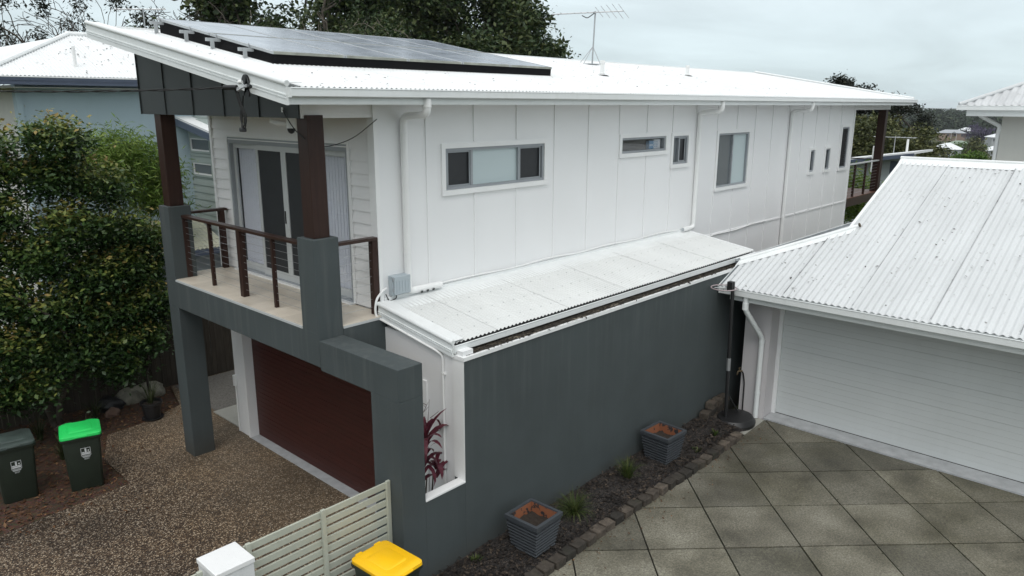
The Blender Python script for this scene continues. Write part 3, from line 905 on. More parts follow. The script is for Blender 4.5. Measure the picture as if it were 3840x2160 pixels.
# rear verandah
MB().box(23.9, 27.2, 8.05, 8.14, 5.845, 5.98).build('eave_beam', M['trim'], H)
MB().box(26.62, 26.86, 8.0, 8.24, -2.5, 5.844).build('post', M['brown'], H, False, .006)
dk = MB().box(23.9, 27.1, 8.02, 8.07, 2.90, 3.15).build('deck', M['brown_x'], H)
for k in range(30):
    MB().box(23.9, 27.1, 8.02 + k * .095, 8.02 + k * .095 + .088, 3.151, 3.176).build('deck_board', M['deckwood'], dk)
MB().box(23.92, 26.62, 8.03, 8.13, 4.19, 4.225).build('handrail', M['alu_light'], dk)
for x in (24.51, 25.50):
    MB().box(x - .03, x + .03, 8.05, 8.11, 3.176, 4.19).build('rail_post', M['brown'], dk)
for k in range(9):
    z_ = 3.28 + k * .098
    MB().tube([(23.92, 8.08, z_), (26.62, 8.08, z_)], .003, 5).build('wire', M['wire'], dk)
MB().box(27.0, 27.06, 8.1, 12.4, 4.19, 4.225).build('handrail', M['brown_y'], dk)
for y in (9.2, 10.4, 11.6):
    MB().box(27.0, 27.06, y - .03, y + .03, 3.176, 4.19).build('rail_post', M['brown'], dk)
# ================================================================== RIGHT NEIGHBOUR'S GARAGE
G = thing('garage', 'white rendered garage with wide pale panel door and weathered corrugated roof', 'garage', (13.1, 4.0, .1))
GS = .405
def zg(x): return 2.70 + GS * (x - 12.5)
gvd = Vector((1, 0, GS)).normalized(); gk = math.sqrt(1 + GS * GS)
def gtop(y):
    if y > 4.87: return min(13.38 + (6.33 - y), 14.85)
    return 17.75
groof = MB().hexa([(12.6, -6, zg(12.6) - .12), (17.75, -6, zg(17.75) - .12), (17.75, 4.86, zg(17.75) - .12), (12.6, 4.86, zg(12.6) - .12), (12.6, -6, zg(12.6) - .06), (17.75, -6, zg(17.75) - .06), (17.75, 4.86, zg(17.75) - .06), (12.6, 4.86, zg(12.6) - .06)]).build('roof', M['gwall'], G)
SW = 1.177; WL = SW / 11
for i in range(11):
    yl = 6.28 - i * SW                 # sheets run from left to right
    if i < 2:
        vt = (lambda y0: (lambda u: max(.03, (gtop(y0 - u) - 12.52) * gk)))(yl)
        corr('roof_sheet', SW + .03, WL, .0145, 0, 0, M['groof'], groof, (12.52, yl, zg(12.52) + .008 * (i % 2)), (0, -1, 0), gvd, 8, vt)
    else:
        corr('roof_sheet', SW + .03, WL, .0145, 0, (17.75 - 12.52) * gk, M['groof'], groof, (12.52, yl, zg(12.52) + .008 * (i % 2)), (0, -1, 0), gvd, 8)
M['shadow_grime'] = simple('lap_shadow_grime', (0.40, 0.41, 0.42), .9, .4, 3, 20)  # one dark tone paints both the shadow gap and the dirt at sheet laps
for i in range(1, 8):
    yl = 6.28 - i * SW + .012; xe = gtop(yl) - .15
    MB().hexa([(12.6, yl, zg(12.6) + .012), (xe, yl, zg(xe) + .012), (xe, yl + .012, zg(xe) + .012), (12.6, yl + .012, zg(12.6) + .012), (12.6, yl, zg(12.6) + .0235), (xe, yl, zg(xe) + .0235), (xe, yl + .012, zg(xe) + .0235), (12.6, yl + .012, zg(12.6) + .0235)]).build('sheet_lap', M['shadow_grime'], groof)
# hip: small left slope, capping roll and flanges, gablet rake, ridge
MB().face([(13.36, 6.37, zg(13.36) - .01), (14.85, 4.86, zg(14.85) - .01), (20.8, 4.86, zg(14.85) - .01), (22.3, 6.37, zg(13.36) - .01)]).build('side_slope', M['groof'], groof)
hd = Vector((1, -1, GS)).normalized(); hs = Vector((1, 1, 0)).normalized()
h0 = Vector((13.36, 6.35, zg(13.36) + .03)); h1 = Vector((14.95, 4.76, zg(14.95) + .03))
MB().tube([h0, h1], .036, 10).build('hip_roll', M['cap'], groof, True)
fl = .20
MB().prism([h0 + Vector((-.02, 0, -.012)), h1 + Vector((-.02, 0, -.012)), h1 + Vector((-fl, 0, -fl * GS - .022)), h0 + Vector((-fl, 0, -fl * GS - .022))], (0, 0, .004)).build('hip_flashing', M['cap'], groof)
MB().prism([h0 + Vector((0, 0, -.012)), h1 + Vector((0, 0, -.012)), h1 + Vector((0, .16, -.16 * GS - .012)), h0 + Vector((0, .16, -.16 * GS - .012))], (0, 0, .004)).build('hip_flashing', M['cap'], groof)
MB().tube([(14.98, 4.74, zg(14.98) + .035), (14.99, 4.73, zg(14.99) + .036)], .042, 10).build('roll_end', M['ledge'], groof)
MB().hexa([(14.85, 4.84, zg(14.85) - .05), (14.85, 4.90, zg(14.85) - .05), (17.78, 4.90, zg(17.78) - .05), (17.78, 4.84, zg(17.78) - .05), (14.85, 4.84, zg(14.85) + .04), (14.85, 4.90, zg(14.85) + .04), (17.78, 4.90, zg(17.78) + .04), (17.78, 4.84, zg(17.78) + .04)]).build('gable_barge', M['cap'], groof)
MB().face([(14.9, 4.85, zg(14.85)), (20.7, 4.85, zg(14.85)), (17.78, 4.85, zg(17.78))]).build('gable_end', M['gwall'], groof)
MB().tube([(17.78, 4.93, zg(17.75) + .055), (17.78, -6, zg(17.75) + .055)], .036, 10).build('ridge_roll', M['cap'], groof, True)
MB().prism([(17.76, 4.92, zg(17.76) + .04), (17.76, -6, zg(17.76) + .04), (17.55, -6, zg(17.55) + .006), (17.55, 4.92, zg(17.55) + .006)], (0, 0, .004)).build('ridge_flashing', M['cap'], groof)
MB().face([(17.8, 4.9, zg(17.78) + .01), (17.8, -6, zg(17.78) + .01), (23.1, -6, 2.65), (23.1, 4.9, 2.65)]).build('rear_slope', M['groof'], groof)
# eaves
def gutter_y(name, y0, y1, xo, xi, z0, z1, parent, m='gutter', outer=1):
    o = MB().prism([(xo, y0, z0), (xi, y0, z0), (xi, y0, z1), (xi - .006, y0, z1), (xi - .006, y0, z0 + .007), (xo + .007, y0, z0 + .007), (xo + .007, y0, z1 - .008), (xo, y0, z1 - .008)], (0, y1 - y0, 0)).build(name, M[m], parent)
    MB().tube([(xo + .002, y0, z1 - .004), (xo + .002, y1, z1 - .004)], .010, 8).build('lip', M[m], o, True)
    return o
gg = gutter_y('gutter', -6, 6.29, 12.46, 12.585, 2.59, 2.70, G)
MB().box(12.454, 12.59, 6.28, 6.296, 2.585, 2.705).build('end_cap', M['gutter'], gg)
MB().box(12.585, 12.61, -6, 6.12, 2.47, 2.588).build('fascia', M['gutter'], G)
MB().box(12.577, 12.584, -6, 6.12, 2.47, 2.52).build('fascia_band', M['gutter'], G)
MB().box(12.61, 20, -6, 6.0, 2.475, 2.495).build('soffit', M['gwall'], G)
# raked corner tray and the side gutter behind the hip
def tray(p0, p1, w, h, m, parent, name):
    p0, p1 = Vector(p0), Vector(p1)
    o = MB().prism([p0, p0 + Vector((0, 0, h)), p0 + Vector((0, -.012, h)), p0 + Vector((0, -.012, .01)), p0 + Vector((0, -w + .01, .01)), p0 + Vector((0, -w + .01, h * .8)), p0 + Vector((0, -w, h * .8)), p0 + Vector((0, -w, 0))], p1 - p0).build(name, M[m], parent)
    n = 3 if (p1 - p0).length < 2 else 7
    for k in range(n):
        q = p0 + (p1 - p0) * ((k + .5) / n)
        MB().box(q.x - .01, q.x + .01, q.y - w + .012, q.y - .013, q.z + h * .55, q.z + h * .62).build('gutter_strap', M['alu'], o)
    MB().tube([p0 + Vector((0, -.004, h)), p1 + Vector((0, -.004, h))], .009, 8).build('lip', M['gutter'], o, True)
    return o
tray((12.46, 6.325, 2.62), (13.38, 6.325, 2.99), .13, .09, 'gutter_in', G, 'corner_tray')
tray((13.38, 6.325 + .13, 2.985), (20.0, 6.325 + .13, 2.985), .12, .085, 'gutter_in', G, 'side_gutter')
# walls
MB().box(13.06, 13.46, 5.50, 6.0, 0, 2.476).build('wall', M['gwall'], G)
MB().box(13.461, 20.0, 5.86, 5.998, -.5, 2.95).build('wall', M['gwall'], G)
MB().box(13.10, 13.46, -6, 5.499, 2.36, 2.476).build('lintel', M['gwall'], G)
MB().box(13.055, 13.099, -6, 5.499, 2.40, 2.47).build('lintel', M['gwall'], G)
MB().box(13.42, 13.47, 5.42, 5.499, .1, 2.36).build('door_jamb', M['trim'], G)
MB().box(13.058, 13.42, 5.490, 5.4995, .1, 2.36).build('jamb_lining', M['gwall'], G)
gdo = MB().box(13.50, 13.53, -6, 5.49, .1, 2.40).build('garage_door', M['gslat'], G)
z_ = .135; k = 0
while z_ < 2.36:
    MB().box(13.475, 13.50, -6, 5.42, z_, z_ + .112 - (.004 if k % 4 == 3 else .0018)).build('door_slat', M['gslat'], gdo)
    z_ += .112; k += 1
MB().box(13.472, 13.50, -6, 5.42, .124, .134).build('door_seal', M['rubber'], gdo)
MB().box(13.99, 14.05, 6.0, 6.34, 0, 2.9).build('passage_dark_panel', M['black'], G)  # added black panel standing for the darkness deep in the narrow passage
dp = downpipe([(12.53, 5.78, 2.59), (12.53, 5.78, 2.34), (13.0, 5.62, 1.72), (13.0, 5.62, .11)], .05, [(13.0, 5.62, .62)], G, 'gutter')
MB().tube([(12.53, 5.78, 2.47), (12.53, 5.78, 2.34)], .058, 12).build('pipe_sleeve', M['gutter'], dp, True)
MB().tube([(13.0, 5.62, 1.70), (13.0, 5.62, 1.62)], .056, 12).build('pipe_sleeve', M['gutter'], dp, True)
# tap on a riser
M['brass'] = simple('old_brass', (0.16, 0.12, 0.07), .45, .2, metal=.6)
tp = thing('garden_tap', 'brass garden tap on a black riser at the garage corner', 'tap', (13.0, 5.93, .1))
MB().tube(arc_path([(13.02, 5.90, .1), (13.03, 5.91, .75), (13.0, 5.94, .95), (12.98, 5.98, .98)], .08, 4), .014, 8).build('riser', M['black'], tp, True)
MB().tube([(13.0, 5.95, .98), (12.96, 6.02, .965), (12.95, 6.03, .90)], .018, 8).build('spout', M['brass'], tp, True)
MB().tube([(12.965, 6.0, .98), (12.965, 6.0, 1.03)], .012, 8).build('spindle', M['brass'], tp)
MB().box(12.925, 13.005, 5.992, 6.008, 1.03, 1.042).build('handle', M['brass'], tp)

# ---- two storey house beyond the garage
U = thing('house', 'beige rendered upper storey with grey corrugated hip roof beyond the garage', 'house', (25.2, 4.0, 0))
MB().box(25.2, 34, -8, 4.47, -3, 5.74).build('wall', M['creamwall'], U)
US = .46
gu = gutter_y('gutter', -8, 5.45, 24.28, 24.42, 5.865, 5.985, U)
MB().box(24.275, 24.425, 5.44, 5.455, 5.86, 5.99).build('end_cap', M['gutter'], gu)
MB().box(24.42, 24.45, -8, 5.22, 5.70, 5.864).build('fascia', M['gutter'], U)
MB().box(24.45, 33, 5.17, 5.22, 5.70, 5.864).build('fascia', M['gutter'], U)
MB().box(24.45, 33, -8, 5.17, 5.74, 5.76).build('soffit', M['gwall'], U)
M['uroof'] = white_roof('upper_roof_grey', (0.62, 0.63, 0.64), .9, .35, 'x')
uk = math.sqrt(1 + US * US)
ur = MB().face([(24.35, 5.40, 5.95), (24.35, -8, 5.95), (29, -8, 5.95 + US * 4.65), (29, .75, 5.95 + US * 4.65)]).build('roof', M['gwall'], U)
for i in range(8):
    yl = 5.38 - i * 1.05
    vt = (lambda y0: (lambda u: max(.02, min(5.42 - (y0 - u), 4.6) * uk)))(yl)
    corr('roof_sheet', 1.07, .175, .022, 0, 0, M['uroof'], ur, (24.36, yl, 5.985 + .003 * (i % 2)), (0, -1, 0), Vector((1, 0, US)).normalized(), 8, vt)
MB().face([(24.4, 5.40, 5.99), (29, .78, 5.99 + US * 4.62), (33, .78, 5.99 + US * 4.62), (33, 5.40, 5.99)]).build('side_slope', M['uroof'], ur)
MB().tube([(24.38, 5.42, 6.02), (29, .80, 6.02 + US * 4.62)], .055, 8).build('hip_roll', M['groof'], ur, True)
MB().tube(arc_path([(24.6, 4.95, 5.86), (24.62, 4.93, 5.72), (25.18, 4.50, 5.42), (25.24, 4.53, 5.25), (25.26, 4.54, 1)], .1, 3), .055, 10).build('downpipe', M['gutter'], U, True)

# ---- grey house behind the deck
B = thing('house', 'pale grey house with white mono pitch roof seen behind the rear deck', 'house', (36, 10, 0))
M['palegrey'] = streaky('pale_grey_wall', (0.44, 0.48, 0.50), .8, .04, (.36, .39, .4), .2)
def brz(y): return 3.80 + (11.0 - y) * .155
MB().hexa([(35, 9.65, -4), (37, 9.65, -4), (37, 19, -4), (35, 19, -4), (35, 9.65, brz(9.65) - .12), (37, 9.65, brz(9.65) - .12), (37, 19, brz(19) - .12), (35, 19, brz(19) - .12)]).build('wall', M['palegrey'], B)
MB().box(34.99, 35.03, 9.64, 10.1, -4, brz(10.1) - .3).build('wall_band', M['navy'], B)
MB().hexa([(34.4, 9.05, brz(9.05) - .10), (37.2, 9.05, brz(9.05) - .10), (37.2, 20, brz(20) - .10), (34.4, 20, brz(20) - .10), (34.4, 9.05, brz(9.05)), (37.2, 9.05, brz(9.05)), (37.2, 20, brz(20)), (34.4, 20, brz(20))]).build('roof', M['roof'], B)
MB().hexa([(34.36, 9.05, brz(9.05) - .22), (34.42, 9.05, brz(9.05) - .22), (34.42, 20, brz(20) - .22), (34.36, 20, brz(20) - .22), (34.36, 9.05, brz(9.05) - .06), (34.42, 9.05, brz(9.05) - .06), (34.42, 20, brz(20) - .06), (34.36, 20, brz(20) - .06)]).build('barge_board', M['navy'], B)
MB().tube([(34.3, 10.6, brz(10.6) - .75), (34.3, 10.6, brz(10.6) + .42)], .07, 10).build('vent_pipe', M['pvc'], B)
MB().tube([(36.8, 10.0, brz(10.0)), (36.8, 10.0, brz(10.0) + .55)], .05, 8).build('vent_pipe', M['pvc'], B)
an = thing('antenna', 'thin television antenna on the roof of the pale grey rear house', 'antenna', (37, 10.6, brz(10.6)))
MB().tube([(37, 10.6, brz(10.6)), (37, 10.6, 4.62)], .02, 6).build('mast', M['steel'], an)
MB().tube([(36.8, 9.7, 4.57), (37.2, 11.6, 4.57)], .014, 6).build('boom', M['steel'], an)
for k in range(4):
    MB().tube([(36.6 + k * .05, 9.9 + k * .25, 4.57), (37.2 + k * .05, 9.75 + k * .25, 4.58)], .010, 5).build('element', M['steel'], an)

# ================================================================== LEFT NEIGHBOUR
L = thing('house', 'pale blue rendered house with white hip roof and navy gutter on the left', 'house', (6, 18, 0))
MB().box(4.58, 9.6, 17.9, 18.1, 0, 6.35).build('wall', M['bluewall'], L)
MB().box(4.50, 4.60, 17.86, 18.1, 0, 6.35).build('corner_stop', M['bluewall'], L)
MB().box(4.585, 4.75, 18.1, 26, 0, 6.35).build('wall', M['creamwall'], L)
gutL = MB().box(3.85, 9.2, 17.38, 17.50, 6.34, 6.49).build('gutter', M['navy'], L)
MB().box(3.85, 9.2, 17.372, 17.378, 6.34, 6.39).build('gutter_band', M['navy'], gutL)
MB().box(3.85, 9.2, 17.372, 17.378, 6.42, 6.435).build('gutter_band', M['navy'], gutL)
MB().tube([(3.85, 17.385, 6.49), (9.2, 17.385, 6.49)], .012, 8).build('lip', M['gutter'], gutL)
MB().box(3.9, 9.2, 17.5, 26, 6.28, 6.30).build('soffit', M['creamwall'], L)
LSL = .42
lk = math.sqrt(1 + LSL * LSL)
LR = 2.38
lrf = MB().face([(3.85, 17.45, 6.50), (9.2, 17.45, 6.50), (9.2, 17.45 + LR, 6.50 + LSL * LR), (3.85 + LR, 17.45 + LR, 6.50 + LSL * LR)]).build('roof', M['trim'], L)
for i in range(7):
    x0 = 3.86 + i * .752
    vt = (lambda a: (lambda u: max(.02, min(a + u - 3.85, LR) * lk)))(x0)
    corr('roof_sheet', .76, .0752, .0085, 0, 0, M['lroof'], lrf, (x0, 17.46, 6.515 + .002 * (i % 2)), (1, 0, 0), Vector((0, 1, LSL)).normalized(), 6, vt)
MB().face([(3.83, 17.47, 6.51), (3.85 + LR, 17.46 + LR, 6.51 + LSL * LR), (3.85 + LR, 26, 6.51 + LSL * LR), (3.83, 26, 6.51)]).build('side_slope', M['lroof'], lrf)
MB().tube([(3.83, 17.44, 6.55), (3.85 + LR, 17.45 + LR, 6.55 + LSL * LR)], .045, 8).build('hip_roll', M['cap'], lrf, True)
MB().tube([(3.80 + LR, 17.47 + LR, 6.55 + LSL * LR), (9.2, 17.47 + LR, 6.55 + LSL * LR)], .05, 8).build('ridge_roll', M['cap'], lrf, True)
MB().tube([(5.72, 18.0, 6.72), (5.72, 18.0, 7.15)], .035, 8).build('vent_pipe', M['pvc'], lrf)
MB().box(6.7, 8.3, 19.6, 20.3, 7.50, 7.62).build('skylight', M['alu'], lrf)
# sage weatherboard wing with two highlight windows
zb = 2.4
WX = 7.98
wins = [(16.86, 17.80, 4.90, 5.19), (16.84, 17.76, 4.35, 4.62)]
while zb < 5.62:
    for y0, y1, z0, z1 in rects_minus((16.3, 17.9, zb, zb + .17), wins):
        MB().hexa([(WX - .04, y0, z0), (WX, y0, z0), (WX, y1, z0), (WX - .04, y1, z0), (WX - .02, y0, z1 + .004), (WX, y0, z1 + .004), (WX, y1, z1 + .004), (WX - .02, y1, z1 + .004)]).build('weatherboard', M['sage'], L)
    zb += .17
MB().box(WX + .06, WX + .1, 16.3, 17.9, 2.3, 5.7).build('wall', M['sage'], L)
MB().box(WX, 10, 16.25, 16.35, 2.3, 5.5).build('wall', M['sage'], L)
for y0, y1, z0, z1 in wins:
    t_ = .045
    w = MB().box(WX - .055, WX + .02, y0 - t_, y1 + t_, z1, z1 + t_).box(WX - .055, WX + .02, y0 - t_, y1 + t_, z0 - t_, z0).box(WX - .055, WX + .02, y1, y1 + t_, z0, z1).box(WX - .055, WX + .02, y0 - t_, y0, z0, z1).build('window', M['sage'], L)
    MB().box(WX - .05, WX - .02, y0, y1, z0, z0 + .035).box(WX - .05, WX - .02, y0, y1, z1 - .025, z1).box(WX - .05, WX - .02, y1 - .03, y1, z0 + .035, z1 - .025).build('frame', M['trim'], w)
    MB().box(WX - .03, WX - .022, y0, y1 - .03, z0 + .035, z1 - .025).build('pane', M['greyglass'], w)
def rbz(y): return 5.70 - (18.24 - y) * .177
MB().hexa([(WX - .35, 15.9, rbz(15.9) - .14), (10, 15.9, rbz(15.9) - .14), (10, 18.4, rbz(18.4) - .14), (WX - .35, 18.4, rbz(18.4) - .14), (WX - .35, 15.9, rbz(15.9) + .01), (10, 15.9, rbz(15.9) + .01), (10, 18.4, rbz(18.4) + .01), (WX - .35, 18.4, rbz(18.4) + .01)]).build('barge_board', M['navy'], L)
MB().hexa([(WX - .33, 15.9, rbz(15.9) + .012), (10, 15.9, rbz(15.9) + .012), (10, 18.4, rbz(18.4) + .012), (WX - .33, 18.4, rbz(18.4) + .012), (WX - .33, 15.9, rbz(15.9) + .06), (10, 15.9, rbz(15.9) + .06), (10, 18.4, rbz(18.4) + .06), (WX - .33, 18.4, rbz(18.4) + .06)]).build('wing_roof', M['lroof'], L)
# low lean-to roof behind the fence
M['oldroof'] = white_roof('mouldy_roof', (0.58, 0.58, 0.46), .7, .35, 'y')
lt = thing('lean_to', 'low lean-to with mouldy corrugated roof and dark gutter behind the fence', 'lean-to', (6.5, 17, 0))
MB().box(4.8, WX - .06, 16.75, 16.85, 0, 2.78).build('wall', M['palegrey'], lt)
lo = MB().box(4.7, WX - .05, 16.26, 16.36, 2.66, 2.78).build('gutter', M['navy'], lt)
lsr = MB().face([(4.7, 16.32, 2.78), (WX - .05, 16.32, 2.78), (WX - .05, 17.89, 3.30), (4.7, 17.89, 3.30)]).build('roof', M['trim'], lt)
for i in range(4):
    corr('roof_sheet', .80, .10, .014, 0, 1.64, M['oldroof'], lsr, (4.72 + i * .79, 16.30, 2.80 + .003 * (i % 2)), (1, 0, 0), Vector((0, 1.57, .52)).normalized(), 8)

# ---- paling fence
FN = thing('paling_fence', 'dark weathered timber paling fence behind the garden bed', 'fence', (5, 15.9, 0))
fm = []
for k in range(3):
    mb = MB().box(0, .097, -.009, .009, 0, 1.78 + .02 * k)
    me = bpy.data.meshes.new('paling'); me.from_pydata(mb.v, [], mb.f); me.materials.append(M['fence']); fm.append(me)
i = 0; x = 1.0
while x < 11:
    o = link('paling', fm[i % 3], None, FN, Vector((x, 15.88 + random.uniform(-.008, .008), -.05)) - worg(FN))
    x += .103; i += 1
for z_ in (.3, 1.45):
    MB().box(1, 11, 15.90, 15.94, z_, z_ + .07).build('fence_rail', M['fence'], FN)
for k in range(5):
    MB().box(1.2 + k * 2.4, 1.3 + k * 2.4, 15.945, 16.04, -.05, 1.7).build('fence_post', M['fence'], FN)

# ================================================================== GATE AND WHITE POST
M['gatem'] = simple('cream_powdercoat', (0.46, 0.475, 0.40), .5, .06)
def slat_gate(name, label, x0, x1, y, zt, zb, posts):
    g = thing(name, label, 'gate', ((x0 + x1) / 2, y, 0))
    n = int((zt - zb) / .115)
    for k in range(n):
        z1 = zt - .01 - k * .115
        MB().box(x0, x1, y - .012, y + .012, z1 - .078, z1).build('slat', M['gatem'], g, False, .003)
    for px in posts:
        MB().box(px - .026, px + .026, y - .05, y - .013, zb - .03, zt + .02).build('gate_stile', M['gatem'], g, False, .003)
    return g
slat_gate('slat_gate', 'cream horizontal slat gate between white post and charcoal pier', 3.06, 4.90, 6.59, 1.60, .10, (3.10, 3.99, 4.89))
slat_gate('slat_gate', 'cream slat gate end showing left of the white post', 0.9, 2.60, 6.55, 1.56, .10, (2.57, 1.7))
wp = thing('gate_post', 'square white rendered gate post with flat white top', 'post', (2.84, 6.52, 0))
MB().box(2.645, 3.035, 6.325, 6.715, 0, 1.545).build('shaft', streaky('post_white', (0.68, 0.69, 0.69), .6, .05, (.45, .45, .43), .3), wp, False, .004)
MB().box(2.635, 3.045, 6.315, 6.725, 1.546, 1.60).build('post_cap', M['trim'], wp, False, .006)

# ================================================================== BINS
M['bingreen'] = simple('bin_dark_green', (0.020, 0.029, 0.020), .5, .12, 6, 80, .08)
M['lidgreen'] = simple('lid_bright_green', (0.02, 0.62, 0.12), .45, .05)
M['lidyellow'] = simple('lid_yellow', (0.95, 0.53, 0.002), .45, .05)
M['liddark'] = simple('lid_dark_green', (0.055, 0.075, 0.068), .45, .3, 4, 40)
M['print'] = simple('white_print', (0.62, 0.64, 0.64), .6, .05)
def rrect(w, d, r, z, n=3, oy=0.0):
    out = []
    for cx, cy, a0 in ((w / 2 - r, d / 2 - r, 0), (-w / 2 + r, d / 2 - r, 90), (-w / 2 + r, -d / 2 + r, 180), (w / 2 - r, -d / 2 + r, 270)):
        for k in range(n + 1):
            a = R(a0 + 90 * k / n); out.append((cx + r * math.cos(a), cy + r * math.sin(a) + oy, z))
    return out
def loft(rings, cap0=True, cap1=True):
    b = MB(); n = len(rings[0])
    for r_ in rings: b.v += r_
    for i in range(len(rings) - 1):
        for k in range(n):
            l = (k + 1) % n
            b.f.append((i * n + k, i * n + l, (i + 1) * n + l, (i + 1) * n + k))
    if cap0: b.f.append(tuple(range(n))[::-1])
    if cap1: b.f.append(tuple((len(rings) - 1) * n + k for k in range(n)))
    return b
def text_mesh(body, size, m, name, parent, loc, rot):
    cu = bpy.data.curves.new(name, 'FONT'); cu.body = body; cu.size = size; cu.align_x = 'CENTER'; cu.extrude = .0006
    tmp = bpy.data.objects.new('tmp', cu); COL.objects.link(tmp)
    dg = bpy.context.evaluated_depsgraph_get(); me = bpy.data.meshes.new_from_object(tmp.evaluated_get(dg))
    COL.objects.unlink(tmp); bpy.data.objects.remove(tmp)
    me.materials.clear()
    o = link(name, me, m, parent); o.location = loc; o.rotation_euler = rot
    return o
def bin_(label, lid, loc, rz, emblem=None, num='2034', hgt=.94):
    """wheelie bin: front faces -y, hinge and wheels at +y"""
    b = thing('wheelie_bin', label, 'bin', (0, 0, 0), 0)
    w0, d0, w1, d1 = .46, .45, .545, .56
    loft([rrect(w0 - .02, d0 - .02, .04, 0), rrect(w0, d0, .045, .02), rrect(w1 - .01, d1, .045, hgt - .07, oy=.015)]).build('body', M['bingreen'], b, True)
    loft([rrect(w1 + .03, d1 + .04, .05, hgt - .075, oy=.015), rrect(w1 + .045, d1 + .055, .05, hgt - .06, oy=.015), rrect(w1 + .045, d1 + .055, .05, hgt - .035, oy=.015), rrect(w1 + .02, d1 + .03, .05, hgt - .03, oy=.015)]).build('rim', M['bingreen'], b, True)
    l_ = loft([rrect(w1 + .03, d1 + .05, .055, hgt - .028, oy=.012), rrect(w1 + .04, d1 + .06, .06, hgt - .02, oy=.012), rrect(w1 + .035, d1 + .05, .06, hgt + .012, oy=.012), rrect(w1 - .02, d1 - .02, .06, hgt + .034, oy=.015)]).build('lid', M[lid], b, True)
    loft([rrect(w1 - .20, d1 - .22, .05, hgt + .034, oy=.01), rrect(w1 - .22, d1 - .24, .05, hgt + .042, oy=.01)]).build('lid_panel', M[lid], l_, True)
    for sx in (-1, 1):
        MB().box(sx * .15 - .05, sx * .15 + .05, d1 / 2 - .06, d1 / 2 + .045, hgt + .006, hgt + .028).build('hinge_lug', M[lid], l_, False, .006)
    MB().box(-.09, .09, -d1 / 2 - .035, -d1 / 2 + .01, hgt - .012, hgt + .008).build('lid_lip', M[lid], l_, False, .006)
    MB().tube([(-.2, d1 / 2 + .075, hgt - .04), (.2, d1 / 2 + .075, hgt - .04)], .014, 8).build('handle', M['bingreen'], b)
    for sx in (-1, 1):
        wl = MB().tube([(sx * .19, d0 / 2 + .03, .10), (sx * .235, d0 / 2 + .03, .10)], .10, 18).build('wheel', M['rubber'], b, True)
        MB().tube([(sx * .236, d0 / 2 + .03, .10), (sx * .242, d0 / 2 + .03, .10)], .045, 14).build('hub', M['bingreen'], wl)
    if emblem:
        # council stamp: framed square with tower, sun and waves, lines of small print and a number
        ex, ez, s = emblem; tilt = math.atan2((d1 - d0) / 2 - .015, hgt - .09)
        e_ = bpy.data.objects.new('emblem', None); COL.objects.link(e_); e_.parent = b
        yf = -d0 / 2 - ((d1 - d0) / 2 - .015) * (ez / (hgt - .09)) - .004
        e_.location = (ex, yf, ez); e_.rotation_euler = (tilt, 0, 0)
        def q(nm, x0, x1, z0, z1, t=.002):
            mb = MB().box(x0 * s, x1 * s, -t, 0, z0 * s, z1 * s)
            me = bpy.data.meshes.new(nm); me.from_pydata(mb.v, [], mb.f); return link(nm, me, M['print'], e_)
        q('frame_bar', -.5, .5, .46, .5); q('frame_bar', -.5, .5, -.5, -.46); q('frame_bar', -.5, -.46, -.46, .46); q('frame_bar', .46, .5, -.46, .46)
        q('tower', -.10, .08, -.10, .40); q('tower', -.16, .14, -.16, -.10); q('roofline', -.42, -.16, -.16, -.02); q('roofline', .14, .42, -.16, -.06)
        q('block', -.42, .42, -.36, -.20)
        mb = MB().tube([(.27 * s, -.002, .12 * s), (.27 * s, 0, .12 * s)], .085 * s, 14)
        me = bpy.data.meshes.new('disc'); me.from_pydata(mb.v, [], mb.f); link('disc', me, M['print'], e_)
        for k in range(2): q('print_line', -.42 + .05 * k, .42 - .05 * k, -.62 - .10 * k, -.57 - .10 * k)
        o = text_mesh(num, .26 * s, M['print'], 'number', e_, (0, -.002, -.98 * s), (math.pi / 2, 0, 0))
    b.location = loc; b.rotation_euler = (0, 0, rz)
    return b
bin_('dark green wheelie bin with bright green lid on the garden bed', 'lidgreen', (3.335, 12.535, -.03), R(-15.5), (.04, .66, .135), '2034')
bin_('dark green wheelie bin with dull dark lid at the left edge', 'liddark', (2.47, 12.90, -.03), R(-7), (.0, .62, .135), '2037')
yb_ = bin_('wheelie bin with yellow lid beside the slat gate', 'lidyellow', (4.42, 5.99, .04), R(3), None, '', .98)
yb_.scale = (.9, 1.08, 1.0)

